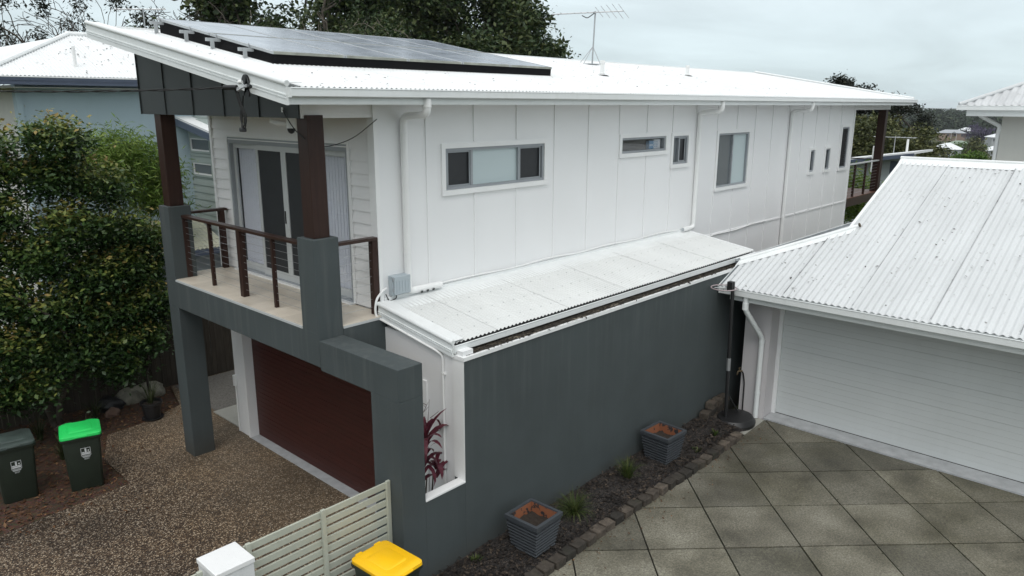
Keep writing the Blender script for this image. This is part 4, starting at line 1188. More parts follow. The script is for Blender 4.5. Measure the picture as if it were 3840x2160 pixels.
# ================================================================== PLANTERS, BRICKS, HOOP
M['planter'] = simple('charcoal_planter', (0.048, 0.054, 0.062), .55, .12, 8, 60)
def terracotta():
    t = NT('terracotta_worn')
    k = t.ramp(t.noise(9, 5, .6), [(.55, (0, 0, 0)), (.58, (1, 1, 1))])
    t.set(t.mix(k, (0.22, 0.078, 0.034), (0.02, 0.02, 0.022)), .8); return t.m
M['terra'] = terracotta()
M['potsoil'] = simple('potting_soil', (0.028, 0.020, 0.014), .95, .4, 30, 90, .8)
def planter(label, loc, rz):
    p = thing('planter', label, 'planter', (0, 0, 0), group='square ribbed planters in the mulch bed')
    wb, wt, hh = .40, .555, .52
    def sq(w, z): return [(w / 2, w / 2, z), (-w / 2, w / 2, z), (-w / 2, -w / 2, z), (w / 2, -w / 2, z)]
    loft([sq(wb - .03, 0), sq(wt - .06, hh - .07)], True, False).build('body', M['planter'], p)
    n = 9
    for k in range(n):
        z0 = .012 + k * .0495; w = wb - .03 + (wt - .06 - wb + .03) * z0 / (hh - .07)
        w2 = wb - .03 + (wt - .06 - wb + .03) * (z0 + .044) / (hh - .07)
        loft([sq(w + .004, z0), sq(w + .034, z0 + .010), sq(w2 + .042, z0 + .034), sq(w2 + .004, z0 + .046)], False, False).build('rib', M['planter'], p)
    loft([sq(wt - .05, hh - .075), sq(wt, hh - .06), sq(wt, hh - .004), sq(wt - .008, hh), sq(wt - .085, hh), sq(wt - .092, hh - .02)], False, False).build('rim', M['planter'], p)
    loft([sq(wt - .092, hh - .02), sq(wt - .15, hh - .20)], False, False).build('lining', M['terra'], p)
    b = MB()
    for i in range(9):
        for j in range(9):
            b.v.append(((i / 8 - .5) * (wt - .125), (j / 8 - .5) * (wt - .125), hh - .14 + .012 * math.sin(i * 2.1 + j * 1.3) - .03 * abs(i / 8 - .5)))
    for i in range(8):
        for j in range(8):
            a = i * 9 + j; b.f.append((a, a + 9, a + 10, a + 1))
    b.build('potting_soil', M['potsoil'], p, True)
    p.location = loc; p.rotation_euler = (0, 0, rz); return p
planter('charcoal ribbed square planter with worn terracotta lining, nearest the camera', (6.70, 5.81, .19), R(2))
planter('charcoal ribbed square planter farther along the wall beneath the garage eave', (10.13, 5.93, .19), R(-2))
def brickm():
    t = NT('old_edging_brick'); o = t.n('ShaderNodeObjectInfo')
    c = t.ramp(o.outputs['Random'], [(0, (0.030, 0.026, 0.021)), (.5, (0.068, 0.055, 0.043)), (1, (0.125, 0.10, 0.078))])
    m_ = t.ramp(t.noise(12, 5, .7), [(.35, (.5,) * 3), (.7, (1.25,) * 3)])
    c = t.mix(1.0, c, m_, 'MULTIPLY')
    t.set(t.mix(t.ramp(t.noise(4, 3), [(.55, (0, 0, 0)), (.75, (.5,) * 3)]), c, (0.03, 0.034, 0.016)), .9); t.bump(t.noise(50, 4), .6, .006); return t.m
M['brick'] = brickm()
def brick_mesh(k):
    mb = MB().box(-.100, .100, -.082, .082, -.06, .06)
    me = bpy.data.meshes.new('brick'); me.from_pydata(mb.v, [], mb.f)
    bm = bmesh.new(); bm.from_mesh(me)
    bmesh.ops.bevel(bm, geom=list(bm.edges), offset=.010, segments=2, affect='EDGES', profile=.5)
    rr = random.Random(k)
    for v in bm.verts: v.co += Vector((rr.uniform(-.005, .005), rr.uniform(-.005, .005), rr.uniform(-.005, .005)))
    bmesh.ops.recalc_face_normals(bm, faces=bm.faces)
    bm.to_mesh(me); bm.free(); me.materials.append(M['brick']); return me
BM = [brick_mesh(k) for k in range(5)]
ED = thing('brick_edging', 'row of old brown bricks edging the mulch bed', 'edging', (9, 5.45, .1))
def brick(parent, x, y, z, rz, k, tilt=0.0):
    o = link('brick', BM[k % 5], None, parent, Vector((x, y, z)) - worg(parent)); o.rotation_euler = (tilt, random.uniform(-.03, .03), rz); return o
k = 0; x = 5.55
while x < 11.95:
    yy = 5.435 + .02 * math.sin(x * 1.7) + random.uniform(-.008, .008)
    brick(ED, x, yy, .145 + random.uniform(-.006, .008) - max(0, 6.3 - x) * .05, random.uniform(-.14, .14), k, random.uniform(-.07, .07)); k += 1
    x += .228 + random.uniform(0, .012)
ST = thing('brick_stack', 'small stepped stack of loose bricks against the charcoal wall', 'bricks', (12.4, 6.22, .09))
for x, y, z, r_ in ((12.10, 6.20, .16, .3), (12.09, 6.20, .28, .15), (12.32, 6.22, .16, .1), (12.33, 6.22, .28, .2), (12.55, 6.22, .16, .1), (12.57, 6.22, .28, .05), (12.58, 6.22, .40, .12), (12.34, 6.05, .15, .1), (12.80, 6.23, .16, 0), (12.81, 6.23, .28, .1), (12.82, 6.22, .40, -.1), (12.35, 6.22, .40, .1)):
    brick(ST, x, y, z, r_, k); k += 1
PV = thing('brick_edging', 'few flat bricks leading from the edging to the hoop base', 'edging', (12, 5.7, .09))
for x, y, r_ in ((11.98, 5.60, 1.2), (11.96, 5.85, 1.4), (11.93, 6.08, 1.5)):
    brick(PV, x, y, .10, r_, k); k += 1
# basketball hoop
HP = thing('basketball_hoop', 'portable basketball hoop on black base beside the garage corner', 'hoop', (12.4, 5.86, .1))
loft([[(12.52 + .40 * math.cos(a) * (1 if abs(math.cos(a)) < .8 else 1), 5.80 + .36 * math.sin(a), .09) for a in np.linspace(0, 2 * math.pi, 20, endpoint=False)],
      [(12.52 + .42 * math.cos(a), 5.80 + .37 * math.sin(a), .16) for a in np.linspace(0, 2 * math.pi, 20, endpoint=False)],
      [(12.52 + .36 * math.cos(a), 5.80 + .31 * math.sin(a), .24) for a in np.linspace(0, 2 * math.pi, 20, endpoint=False)],
      [(12.52 + .15 * math.cos(a), 5.80 + .12 * math.sin(a), .27) for a in np.linspace(0, 2 * math.pi, 20, endpoint=False)]]).build('base', M['black'], HP, True)
MB().tube([(12.32, 5.90, .22), (12.32, 5.955, 2.86)], .034, 12).build('pole', M['black'], HP, True)
MB().tube([(12.32, 5.92, 1.18), (12.32, 5.925, 1.42)], .038, 12).build('pole_sleeve', M['steel'], HP, True)
MB().tube([(12.33, 5.91, .75), (12.62, 5.78, .26)], .012, 8).build('brace', M['black'], HP)
MB().tube([(12.10, 5.985 + 0, 2.84)] and [(12.20 + .225 * math.cos(a), 6.07 + .225 * math.sin(a), 2.765) for a in np.linspace(0, 2 * math.pi, 41)], .010, 8, False).build('rim', simple('faded_pink_rim', (0.42, 0.34, 0.35), .5), HP, True)
MB().box(12.24, 12.34, 5.93, 6.03, 2.72, 2.88).build('bracket', M['black'], HP)
MB().tube([(12.30, 5.98, 2.75), (12.10, 6.20, 2.765)], .008, 6).build('rim_stay', M['steel'], HP)
# ================================================================== SOLAR PANELS
def solarm():
    t = NT('solar_glass')
    p = t.P()
    sx = t.n('ShaderNodeSeparateXYZ'); t.l(p, sx.inputs[0])
    def grid(o, per, w):
        f = t.math('FRACT', t.math('DIVIDE', o, per)); return t.math('LESS_THAN', f, w)
    g = t.math('MAXIMUM', grid(sx.outputs[0], .1938, .022), grid(sx.outputs[1], .17, .022))
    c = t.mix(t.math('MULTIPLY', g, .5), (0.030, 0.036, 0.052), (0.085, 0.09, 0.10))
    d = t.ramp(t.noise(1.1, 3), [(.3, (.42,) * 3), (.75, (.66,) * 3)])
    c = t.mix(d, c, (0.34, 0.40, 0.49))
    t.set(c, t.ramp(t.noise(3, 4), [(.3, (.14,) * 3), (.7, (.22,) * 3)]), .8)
    return t.m
M['solar'] = solarm()
M['sframe'] = simple('panel_frame_alu', (0.40, 0.42, 0.43), .45, .08, 4)
M['sframe_dirty'] = simple('panel_frame_lichen', (0.30, 0.31, 0.27), .7, .3, 5)
def zs(y): return 6.672 + .1895 * (y - 9.40)
rowsY = ((9.40, 11.13), (11.18, 12.92))
pos_words = ('front end', 'second from the front', 'middle', 'second from the rear', 'rear end')
sroot = None
for ri, (y0, y1) in enumerate(rowsY):
    for i in range(5):
        x0 = 5.41 + i * 1.166; x1 = x0 + 1.152
        rw = 'lower row beside the gutter' if ri == 0 else 'upper row near the ridge'
        pw_ = pos_words[i]
        lab = ('solar panel at the %s of the %s' if 'end' in pw_ else 'solar panel %s in the %s' if 'from' in pw_ else 'solar panel in the %s of the %s') % (pw_, rw)
        s = thing('solar_panel', lab, 'solar panel', (x0, y0, zs(y0)), group='solar panels on the white roof')
        def slab(xa, xb_, ya, yb2, lo, hi):
            return MB().hexa([(xa, ya, zs(ya) + lo), (xb_, ya, zs(ya) + lo), (xb_, yb2, zs(yb2) + lo), (xa, yb2, zs(yb2) + lo), (xa, ya, zs(ya) + hi), (xb_, ya, zs(ya) + hi), (xb_, yb2, zs(yb2) + hi), (xa, yb2, zs(yb2) + hi)])
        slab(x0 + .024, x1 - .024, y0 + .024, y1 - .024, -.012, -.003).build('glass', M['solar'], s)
        for a in ((x0, x0 + .024, y0, y1), (x1 - .024, x1, y0, y1)):
            slab(*a, -.036, 0).build('frame_side', M['sframe'], s)
        slab(x0 + .024, x1 - .024, y0, y0 + .024, -.036, 0).build('frame_end', M['sframe_dirty'], s)
        slab(x0 + .024, x1 - .024, y1 - .024, y1, -.036, 0).build('frame_end', M['sframe'], s)
rk = thing('panel_rack', 'pale aluminium rails and feet carrying the solar panels', 'mounting rack', (5.3, 11, zr(11)))
for y in (9.95, 11.0 - .12, 12.05 - .35, 12.75):
    MB().box(5.22, 11.2, y - .022, y + .022, zs(y) - .085, zs(y) - .040).build('rail', M['sframe'], rk)
    for x in (5.30, 7.3, 9.3, 11.0):
        MB().box(x - .03, x + .03, y - .03, y - .022, zr(y) + .008, zs(y) - .04).build('foot', M['sframe'], rk)
        MB().box(x - .035, x + .035, y - .06, y - .022, zr(y) + .008, zr(y) + .014).build('foot_plate', M['sframe'], rk)
    MB().tube([(5.40, y + .04, zs(y) - .05), (5.40, y + .04, zs(y) + .03)], .008, 6).build('bolt', M['steel'], rk)
# black bird mesh skirt round the array
def meshm():
    t = NT('black_bird_mesh')
    t.set((0.010, 0.010, 0.011), .9, .1); return t.m
M['mesh'] = meshm()
MB().hexa([(5.42, 9.43, zr(9.43) + .004), (11.22, 9.43, zr(9.43) + .004), (11.22, 9.435, zr(9.43) + .004), (5.42, 9.435, zr(9.43) + .004), (5.42, 9.418, zs(9.42) - .037), (11.22, 9.418, zs(9.42) - .037), (11.22, 9.423, zs(9.42) - .037), (5.42, 9.423, zs(9.42) - .037)]).build('mesh_skirt', M['mesh'], rk)
for x in (5.435, 11.20):
    MB().hexa([(x, 9.44, zr(9.44) + .004), (x + .005, 9.44, zr(9.44) + .004), (x + .005, 12.9, zr(12.9) + .004), (x, 12.9, zr(12.9) + .004), (x, 9.44, zs(9.44) - .038), (x + .005, 9.44, zs(9.44) - .038), (x + .005, 12.9, zs(12.9) - .038), (x, 12.9, zs(12.9) - .038)]).build('mesh_skirt', M['mesh'], rk)

# ================================================================== ANTENNA ON THE ROOF
A = thing('antenna', 'tall television antenna on a mast standing on the white roof', 'antenna', (16.26, 12.25, zr(12.25)))
MB().tube([(16.26, 12.25, zr(12.25)), (16.30, 12.22, 8.32)], .020, 8).build('mast', M['steel'], A)
for dx, dy in ((-.30, .05), (.22, -.12), (-.05, .35)):
    MB().tube([(16.27, 12.245, 7.45), (16.26 + dx, 12.25 + dy, zr(12.25 + dy) + .012)], .008, 6).build('stay', M['steel'], A)
MB().box(16.0, 16.45, 12.15, 12.35, zr(12.25) + .008, zr(12.25) + .03).build('base_plate', M['steel'], A)
bo0 = Vector((15.75, 13.22, 8.27)); bo1 = Vector((16.60, 11.55, 8.30))
MB().tube([bo0, bo1], .017, 6).build('boom', M['steel'], A)
bd = (bo1 - bo0)
el = Vector((.9, .0, -.55)).normalized()
for k in range(12):
    t = k / 11
    p = bo0 + bd * (t ** .9)
    ln = .05 + .02 * k if k < 7 else (.20, .24, .27, .30, .28)[k - 7]
    e2 = Vector((.55, .83, 0)).normalized() if k < 7 else el
    MB().tube([p - e2 * ln, p + e2 * ln], .007, 5).build('element', M['steel'], A)
MB().tube(arc_path([(16.29, 12.23, 8.28), (16.2, 12.4, 8.15), (16.1, 12.5, 8.22)], .05, 3), .012, 6).build('balun_lead', M['black'], A)
A2 = thing('antenna', 'small dark antenna above the left neighbour roof ridge', 'antenna', (8.3, 20.6, 7.5))
MB().tube([(8.3, 20.6, 7.3), (8.3, 20.6, 8.35)], .018, 6).build('mast', M['steel'], A2)
MB().tube([(7.75, 21.0, 8.30), (8.75, 20.3, 8.33)], .016, 6).build('boom', M['steel'], A2)
for k in range(5):
    p = Vector((7.8 + k * .22, 20.97 - k * .155, 8.31)); MB().tube([p + Vector((.1, .14, -.05)), p - Vector((.1, .14, -.05))], .008, 5).build('element', M['steel'], A2)

# ================================================================== SERVICE LINE, CAMERA, BOX
SV = thing('service_bracket', 'black insulator bracket bolted to the white barge board', 'bracket', (4.40, 8.30, 6.1))
pl = [(4.405, 8.31 + .085 * math.cos(a), 6.22 + .10 * math.sin(a)) for a in np.linspace(R(20), R(200), 12)]
pl += [(4.405, 8.235, 6.09), (4.405, 8.375, 6.07)][::1]
MB().prism([pl[i] for i in range(12)] + [(4.405, 8.23, 6.12), (4.405, 8.24, 6.07), (4.405, 8.36, 6.07)][::-1], (.02, 0, 0)).build('back_plate', M['black'], SV)
MB().tube(arc_path([(4.40, 8.26, 6.20), (4.33, 8.24, 6.17), (4.30, 8.30, 6.13), (4.34, 8.36, 6.17)], .04, 4), .014, 8).build('hook', M['steel'], SV, True)
MB().tube([(4.36, 8.30, 6.175), (4.36, 8.12, 6.18)], .013, 8).build('bolt', M['steel'], SV)
MB().tube([(4.36, 8.15, 6.18), (4.36, 8.10, 6.18)], .022, 8).build('insulator', M['black'], SV)
MB().tube([(4.35, 8.27, 6.235), (4.33, 8.31, 6.23)], .022, 10).build('insulator', M['pvc'], SV)
SL = thing('service_cable', 'black twisted service cable running in from the left', 'cable', (4.3, 8.45, 6.15))
q0 = Vector((4.33, 8.42, 6.175)); q1 = Vector((0.2, 13.9, 6.32))
for s_ in (0, 1):
    pts = []
    for k in range(61):
        t = k / 60; p = q0.lerp(q1, t); p.z -= .22 * 4 * t * (1 - t) * .5
        a = t * 60 + math.pi * s_; p += Vector((0, .006 * math.cos(a), .009 * math.sin(a))); pts.append(p)
    MB().tube(pts, .0075, 6).build('strand', M['rubber'], SL)
MB().tube([q0 + Vector((0, -.06, 0)), q0 + Vector((-.075, .10, 0))], [.028, .028], 10).build('strain_clamp', M['black'], SL)
for k, (dy, lowz) in enumerate(((0.0, 5.72), (.03, 5.74), (-.02, 5.76))):
    MB().tube(arc_path([(4.33, 8.38 + dy, 6.16), (4.34, 8.33 + dy, 5.98), (4.36, 8.27 + dy, 5.86), (4.36, 8.29 + dy, lowz), (4.36, 8.37 + dy * .4, lowz - .03), (4.37, 8.40 - dy, 5.85), (4.385, 8.33, 6.08)], .1, 5), .0085, 6).build('loop', M['rubber'], SL, True)
MB().box(4.33, 4.39, 8.32, 8.40, 5.67, 5.72).build('joint', M['black'], SL, False, .012)
# eave camera
CM = thing('security_camera', 'white security camera with black dome under the eave', 'camera', (5.30, 8.90, 5.7))
MB().tube([(5.30, 8.87, 5.86), (5.30, 8.87, 5.68)], [.055, .062], 14).build('body', M['pvc'], CM, True)
MB().tube([(5.30, 8.87, 5.68), (5.30, 8.87, 5.655), (5.30, 8.87, 5.625), (5.30, 8.87, 5.61)], [.05, .05, .035, .012], 14).build('dome', M['black'], CM, True)
MB().tube([(5.29, 8.92, 5.73), (5.22, 9.04, 5.745), (5.16, 9.13, 5.775)], [.02, .045, .03], 10).build('floodlight', M['pvc'], CM, True)
CW = thing('camera_lead', 'thin black lead drooping from the gable to the house corner', 'cable', (5.2, 8.2, 5.6))
MB().tube(arc_path([(4.93, 8.43, 5.93), (4.935, 8.36, 5.84), (4.955, 8.24, 5.70), (4.975, 8.0, 5.55), (5.25, 7.99, 5.47), (5.65, 8.0, 5.56), (6.04, 8.01, 5.80)], .3, 6), .006, 6).build('lead', M['rubber'], CW, True)
MB().box(4.925, 4.935, 8.415, 8.445, 5.89, 5.95).build('plug', M['pvc'], CW)
# electrical box on the side wall
EB = thing('junction_box', 'blue grey ribbed junction box on the white side wall', 'electrical box', (6.3, 8.0, 3.4))
MB().box(6.15, 6.46, 7.955, 8.05, 3.41, 3.69).build('body', M['boxgrey'], EB, False, .012)
lidb = MB().box(6.165, 6.45, 7.925, 7.956, 3.42, 3.68).build('lid', M['boxgrey'], EB, False, .01)
for k in range(5):
    MB().box(6.20 + k * .05, 6.212 + k * .05, 7.918, 7.926, 3.45, 3.62).build('rib', M['boxgrey'], lidb)
for z_ in (3.47, 3.62):
    MB().box(6.148, 6.163, 7.93, 7.95, z_, z_ + .05).build('hinge', M['alu'], EB)
MB().tube(arc_path([(6.25, 8.0, 3.41), (6.24, 7.99, 3.36), (6.12, 8.0, 3.33), (6.08, 8.02, 3.44)], .05, 4), .008, 6).build('lead', M['rubber'], EB, True)
MB().tube(arc_path([(6.42, 8.0, 3.42), (6.47, 7.98, 3.41), (6.50, 8.03, 3.44)], .03, 3), .006, 6).build('lead', M['rubber'], EB, True)
# ================================================================== VEGETATION
def leafm(name, stops, rough=.5, nscale=1.2, trans=.25):
    t = NT(name)
    g = t.n('ShaderNodeNewGeometry')
    n = t.noise(nscale, 3)
    f = t.math('ADD', t.math('MULTIPLY', g.outputs['Random Per Island'], .62), t.math('MULTIPLY', t.math('SUBTRACT', n, .27), .85))
    c = t.ramp(f, stops)
    t.set(c, rough, .22)
    if trans:
        out = t.t.nodes['Material Output']
        tr = t.n('ShaderNodeBsdfTranslucent'); t.l(c, tr.inputs[0])
        mx = t.n('ShaderNodeMixShader'); mx.inputs[0].default_value = trans
        t.l(t.b.outputs[0], mx.inputs[1]); t.l(tr.outputs[0], mx.inputs[2]); t.l(mx.outputs[0], out.inputs[0])
    return t.m
def lilly():
    t = NT('leaf_lilly_pilly')
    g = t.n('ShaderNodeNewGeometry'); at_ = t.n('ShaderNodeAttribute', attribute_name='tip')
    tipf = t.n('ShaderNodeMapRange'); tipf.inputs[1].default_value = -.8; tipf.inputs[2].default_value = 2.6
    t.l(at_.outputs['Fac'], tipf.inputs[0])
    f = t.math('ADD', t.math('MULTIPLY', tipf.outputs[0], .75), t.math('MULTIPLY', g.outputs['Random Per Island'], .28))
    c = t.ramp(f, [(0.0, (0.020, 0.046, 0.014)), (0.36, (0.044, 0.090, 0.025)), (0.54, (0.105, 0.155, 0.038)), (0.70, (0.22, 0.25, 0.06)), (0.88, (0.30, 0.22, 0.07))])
    t.set(c, .4, .3)
    out = t.t.nodes['Material Output']; tr = t.n('ShaderNodeBsdfTranslucent'); t.l(c, tr.inputs[0])
    mx = t.n('ShaderNodeMixShader'); mx.inputs[0].default_value = .2
    t.l(t.b.outputs[0], mx.inputs[1]); t.l(tr.outputs[0], mx.inputs[2]); t.l(mx.outputs[0], out.inputs[0])
    return t.m
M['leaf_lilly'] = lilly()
M['leaf_bamboo'] = leafm('leaf_bamboo', [(0.0, (0.06, 0.12, 0.022)), (0.4, (0.15, 0.25, 0.045)), (0.8, (0.27, 0.35, 0.09))], .45, 1.5, .3)
M['leaf_dark'] = leafm('leaf_dark_evergreen', [(0.0, (0.012, 0.026, 0.011)), (0.45, (0.034, 0.060, 0.021)), (0.8, (0.095, 0.115, 0.042))], .5, .5, .15)
M['leaf_olive'] = leafm('leaf_olive', [(0.0, (0.028, 0.038, 0.015)), (0.45, (0.080, 0.094, 0.034)), (0.8, (0.16, 0.16, 0.065))], .6, .35, .15)
M['leaf_gum'] = leafm('leaf_gum', [(0.0, (0.012, 0.018, 0.014)), (0.6, (0.030, 0.038, 0.026)), (1, (0.06, 0.06, 0.04))], .5, .6, .15)
M['leaf_bright'] = leafm('leaf_bright_green', [(0.0, (0.022, 0.055, 0.006)), (0.5, (0.060, 0.125, 0.012)), (0.9, (0.12, 0.19, 0.025))], .55, .4, .2)
M['leaf_jac'] = leafm('blossom_mauve', [(0.0, (0.04, 0.035, 0.06)), (0.6, (0.085, 0.07, 0.13)), (1, (0.15, 0.12, 0.20))], .7, .5, .1)
M['leaf_far'] = leafm('leaf_far_wood', [(0.0, (0.010, 0.020, 0.013)), (0.5, (0.024, 0.040, 0.022)), (0.95, (0.055, 0.068, 0.036))], .8, .08, 0)
M['leaf_strap'] = leafm('leaf_strap', [(0.0, (0.02, 0.032, 0.012)), (0.6, (0.05, 0.065, 0.025)), (1, (0.11, 0.11, 0.06))], .45, 3, .2)
M['leaf_grass'] = leafm('leaf_grass_clump', [(0.0, (0.02, 0.04, 0.008)), (0.6, (0.055, 0.085, 0.02)), (1, (0.16, 0.15, 0.06))], .5, 3, .2)
M['leaf_red'] = leafm('leaf_cordyline', [(0.0, (0.030, 0.009, 0.014)), (0.5, (0.085, 0.018, 0.030)), (1, (0.24, 0.06, 0.08))], .35, 4, .2)
M['litter'] = leafm('leaf_litter', [(0.0, (0.035, 0.018, 0.010)), (0.5, (0.11, 0.052, 0.026)), (0.85, (0.21, 0.12, 0.06)), (1, (0.30, 0.21, 0.12))], .7, 3, 0)
M['bark'] = simple('grey_bark', (0.085, 0.070, 0.055), .9, .3, 6, 30, .6)
M['bark_dark'] = simple('dark_bark', (0.040, 0.032, 0.026), .9, .3, 6, 30, .6)
M['bark_pale'] = simple('pale_bark', (0.19, 0.165, 0.135), .9, .3, 4, 30, .5)
M['twig'] = simple('bare_twig', (0.060, 0.046, 0.040), .9, .3)

def leaf_arrays(P, L, Wd, rng, up=.9, fold=.12, droop=0.0, dirs=None):
    n = len(P)
    nr = rng.normal(size=(n, 3)); nr[:, 2] = np.abs(nr[:, 2]) + up
    nr /= np.linalg.norm(nr, axis=1)[:, None]
    d = rng.normal(size=(n, 3)) if dirs is None else dirs + rng.normal(size=(n, 3)) * .5
    d[:, 2] -= droop
    d -= nr * np.sum(d * nr, axis=1)[:, None]
    d /= np.linalg.norm(d, axis=1)[:, None] + 1e-9
    s = np.cross(nr, d)
    sz = rng.uniform(.5, 1.35, n); l = (L * sz)[:, None]; w = (Wd * sz * rng.uniform(.75, 1.2, n))[:, None]
    mid = P + d * l * .45 - nr * l * fold
    V = np.empty((n, 4, 3))
    V[:, 0] = P; V[:, 1] = mid + s * w * .5 + nr * l * fold * 1.6; V[:, 2] = P + d * l; V[:, 3] = mid - s * w * .5 + nr * l * fold * 1.6
    return V.reshape(-1, 3)
def quads_obj(name, V, m, parent, tip=None):
    off = worg(parent)
    V = V - np.array([off.x, off.y, off.z])
    n = len(V); nf = n // 4
    me = bpy.data.meshes.new(name)
    me.vertices.add(n); me.vertices.foreach_set('co', V.astype(np.float32).ravel())
    me.loops.add(n); me.loops.foreach_set('vertex_index', np.arange(n, dtype=np.int32))
    me.polygons.add(nf); me.polygons.foreach_set('loop_start', np.arange(0, n, 4, dtype=np.int32))
    me.polygons.foreach_set('loop_total', np.full(nf, 4, dtype=np.int32))
    me.update(calc_edges=True); me.validate()
    if tip is not None:
        at_ = me.attributes.new('tip', 'FLOAT', 'POINT'); at_.data.foreach_set('value', np.repeat(tip, 4).astype(np.float32))
    return link(name, me, m, parent)
def crown_points(blobs, n, rng, clump=.22, per=26, shell=.55, tips=None):
    vol = np.array([(b[3] * b[4] + b[4] * b[5] + b[3] * b[5]) for b in blobs]); vol /= vol.sum()
    out = []
    for b, f in zip(blobs, vol):
        nc = max(3, int(n * f / per))
        u = rng.normal(size=(nc, 3)); u /= np.linalg.norm(u, axis=1)[:, None]
        r = shell + (1 - shell) * rng.random(nc) ** .6
        r *= rng.uniform(.82, 1.12, nc)
        c = np.array(b[:3]) + u * r[:, None] * np.array(b[3:6])
        k = per
        q = rng.normal(size=(nc, k, 3)) * clump * np.array([1, 1, .75]) * rng.uniform(.6, 1.3, (nc, 1, 1))
        out.append((c[:, None] + q).reshape(-1, 3))
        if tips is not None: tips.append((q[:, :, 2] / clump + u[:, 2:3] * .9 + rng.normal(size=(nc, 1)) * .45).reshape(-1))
    return np.concatenate(out)
def limb_path(a, b_, rng, n=6, wob=.12):
    a, b_ = Vector(a), Vector(b_); L_ = (b_ - a).length; pts = []
    o1 = Vector(rng.normal(size=3)) * L_ * wob; o2 = Vector(rng.normal(size=3)) * L_ * wob * .6
    for k in range(n + 1):
        t = k / n
        p = a.lerp(b_, t) + o1 * math.sin(math.pi * t) + o2 * math.sin(2 * math.pi * t)
        p.z += L_ * .10 * math.sin(math.pi * t) * (1 - t)
        pts.append(p)
    return pts
def tree(name, label, base, blobs, n, leaf, lm_, bm_, seed, group=None, trunk_r=.12, clump=.22, per=26, up=.9, droop=0.0, fork=.35, cat='tree', shell=.55, stems=1, twigs=2):
    rng = np.random.default_rng(seed)
    t = thing(name, label, cat, base, 0, group)
    b = MB(); base = Vector(base)
    cz = sum(q[2] for q in blobs) / len(blobs); cx = sum(q[0] for q in blobs) / len(blobs); cy = sum(q[1] for q in blobs) / len(blobs)
    for st in range(stems):
        fk = Vector((base.x + (cx - base.x) * fork, base.y + (cy - base.y) * fork, base.z + (cz - base.z) * fork * 1.3))
        if stems > 1: fk += Vector((rng.normal() * .22, rng.normal() * .1, rng.normal() * .2))
        p0 = base + (Vector((math.cos(st * 2.1), math.sin(st * 2.1), 0)) * trunk_r * 1.2 if stems > 1 else Vector((0, 0, 0)))
        pts = limb_path(p0 - Vector((0, 0, .1)), fk, rng, 6, .05)
        b.tube(pts, [trunk_r * (1.25 if k == 0 else 1.0 - .35 * k / 6) for k in range(7)], 9)
        for i, q in enumerate(blobs):
            if stems > 1 and i % stems != st: continue
            c = Vector(q[:3])
            pts = limb_path(fk, c, rng, 6, .10)
            b.tube(pts, [trunk_r * (.55 - .40 * k / 6) for k in range(7)], 6)
            for w in range(twigs):
                u = rng.normal(size=3); u /= np.linalg.norm(u); u[2] = abs(u[2]) * .6
                e_ = c + Vector(u * np.array(q[3:6]) * .95)
                s0 = pts[rng.integers(3, 6)]
                b.tube(limb_path(s0, e_, rng, 4, .1), [trunk_r * (.22 - .17 * k / 4) for k in range(5)], 5)
    b.build('trunk', bm_, t, True)
    tp = []
    P = crown_points(blobs, n, rng, clump, per, shell, tp)
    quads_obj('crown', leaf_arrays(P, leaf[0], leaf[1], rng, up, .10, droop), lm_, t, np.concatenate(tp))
    return t
# ---- lilly pillies in the left garden bed
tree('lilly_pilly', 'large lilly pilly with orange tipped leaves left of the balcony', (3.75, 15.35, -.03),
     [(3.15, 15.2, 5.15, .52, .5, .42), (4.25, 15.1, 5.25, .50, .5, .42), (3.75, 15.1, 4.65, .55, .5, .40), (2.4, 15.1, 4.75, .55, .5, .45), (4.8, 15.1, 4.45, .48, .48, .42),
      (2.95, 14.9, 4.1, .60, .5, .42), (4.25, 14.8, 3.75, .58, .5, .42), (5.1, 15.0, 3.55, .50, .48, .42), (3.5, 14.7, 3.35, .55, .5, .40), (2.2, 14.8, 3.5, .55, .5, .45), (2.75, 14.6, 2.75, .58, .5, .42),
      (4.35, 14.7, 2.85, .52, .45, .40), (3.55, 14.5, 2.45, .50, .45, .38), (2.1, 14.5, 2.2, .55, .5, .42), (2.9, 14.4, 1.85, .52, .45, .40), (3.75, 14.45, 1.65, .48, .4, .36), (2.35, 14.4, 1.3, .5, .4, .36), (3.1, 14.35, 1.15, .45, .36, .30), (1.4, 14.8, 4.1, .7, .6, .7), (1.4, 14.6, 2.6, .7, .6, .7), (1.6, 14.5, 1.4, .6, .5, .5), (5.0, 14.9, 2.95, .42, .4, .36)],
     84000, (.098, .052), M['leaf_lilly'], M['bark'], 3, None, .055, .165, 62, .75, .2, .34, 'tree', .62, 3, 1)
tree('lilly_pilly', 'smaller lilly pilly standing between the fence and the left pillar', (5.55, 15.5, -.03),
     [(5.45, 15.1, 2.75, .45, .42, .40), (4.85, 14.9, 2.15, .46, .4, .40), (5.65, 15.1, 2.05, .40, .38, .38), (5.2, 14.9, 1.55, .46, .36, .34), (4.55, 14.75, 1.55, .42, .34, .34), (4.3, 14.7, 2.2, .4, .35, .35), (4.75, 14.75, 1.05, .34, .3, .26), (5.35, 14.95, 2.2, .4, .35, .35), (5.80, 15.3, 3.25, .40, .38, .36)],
     27000, (.095, .05), M['leaf_lilly'], M['bark_dark'], 5, None, .04, .155, 62, .75, .2, .22, 'tree', .55, 1, 1)
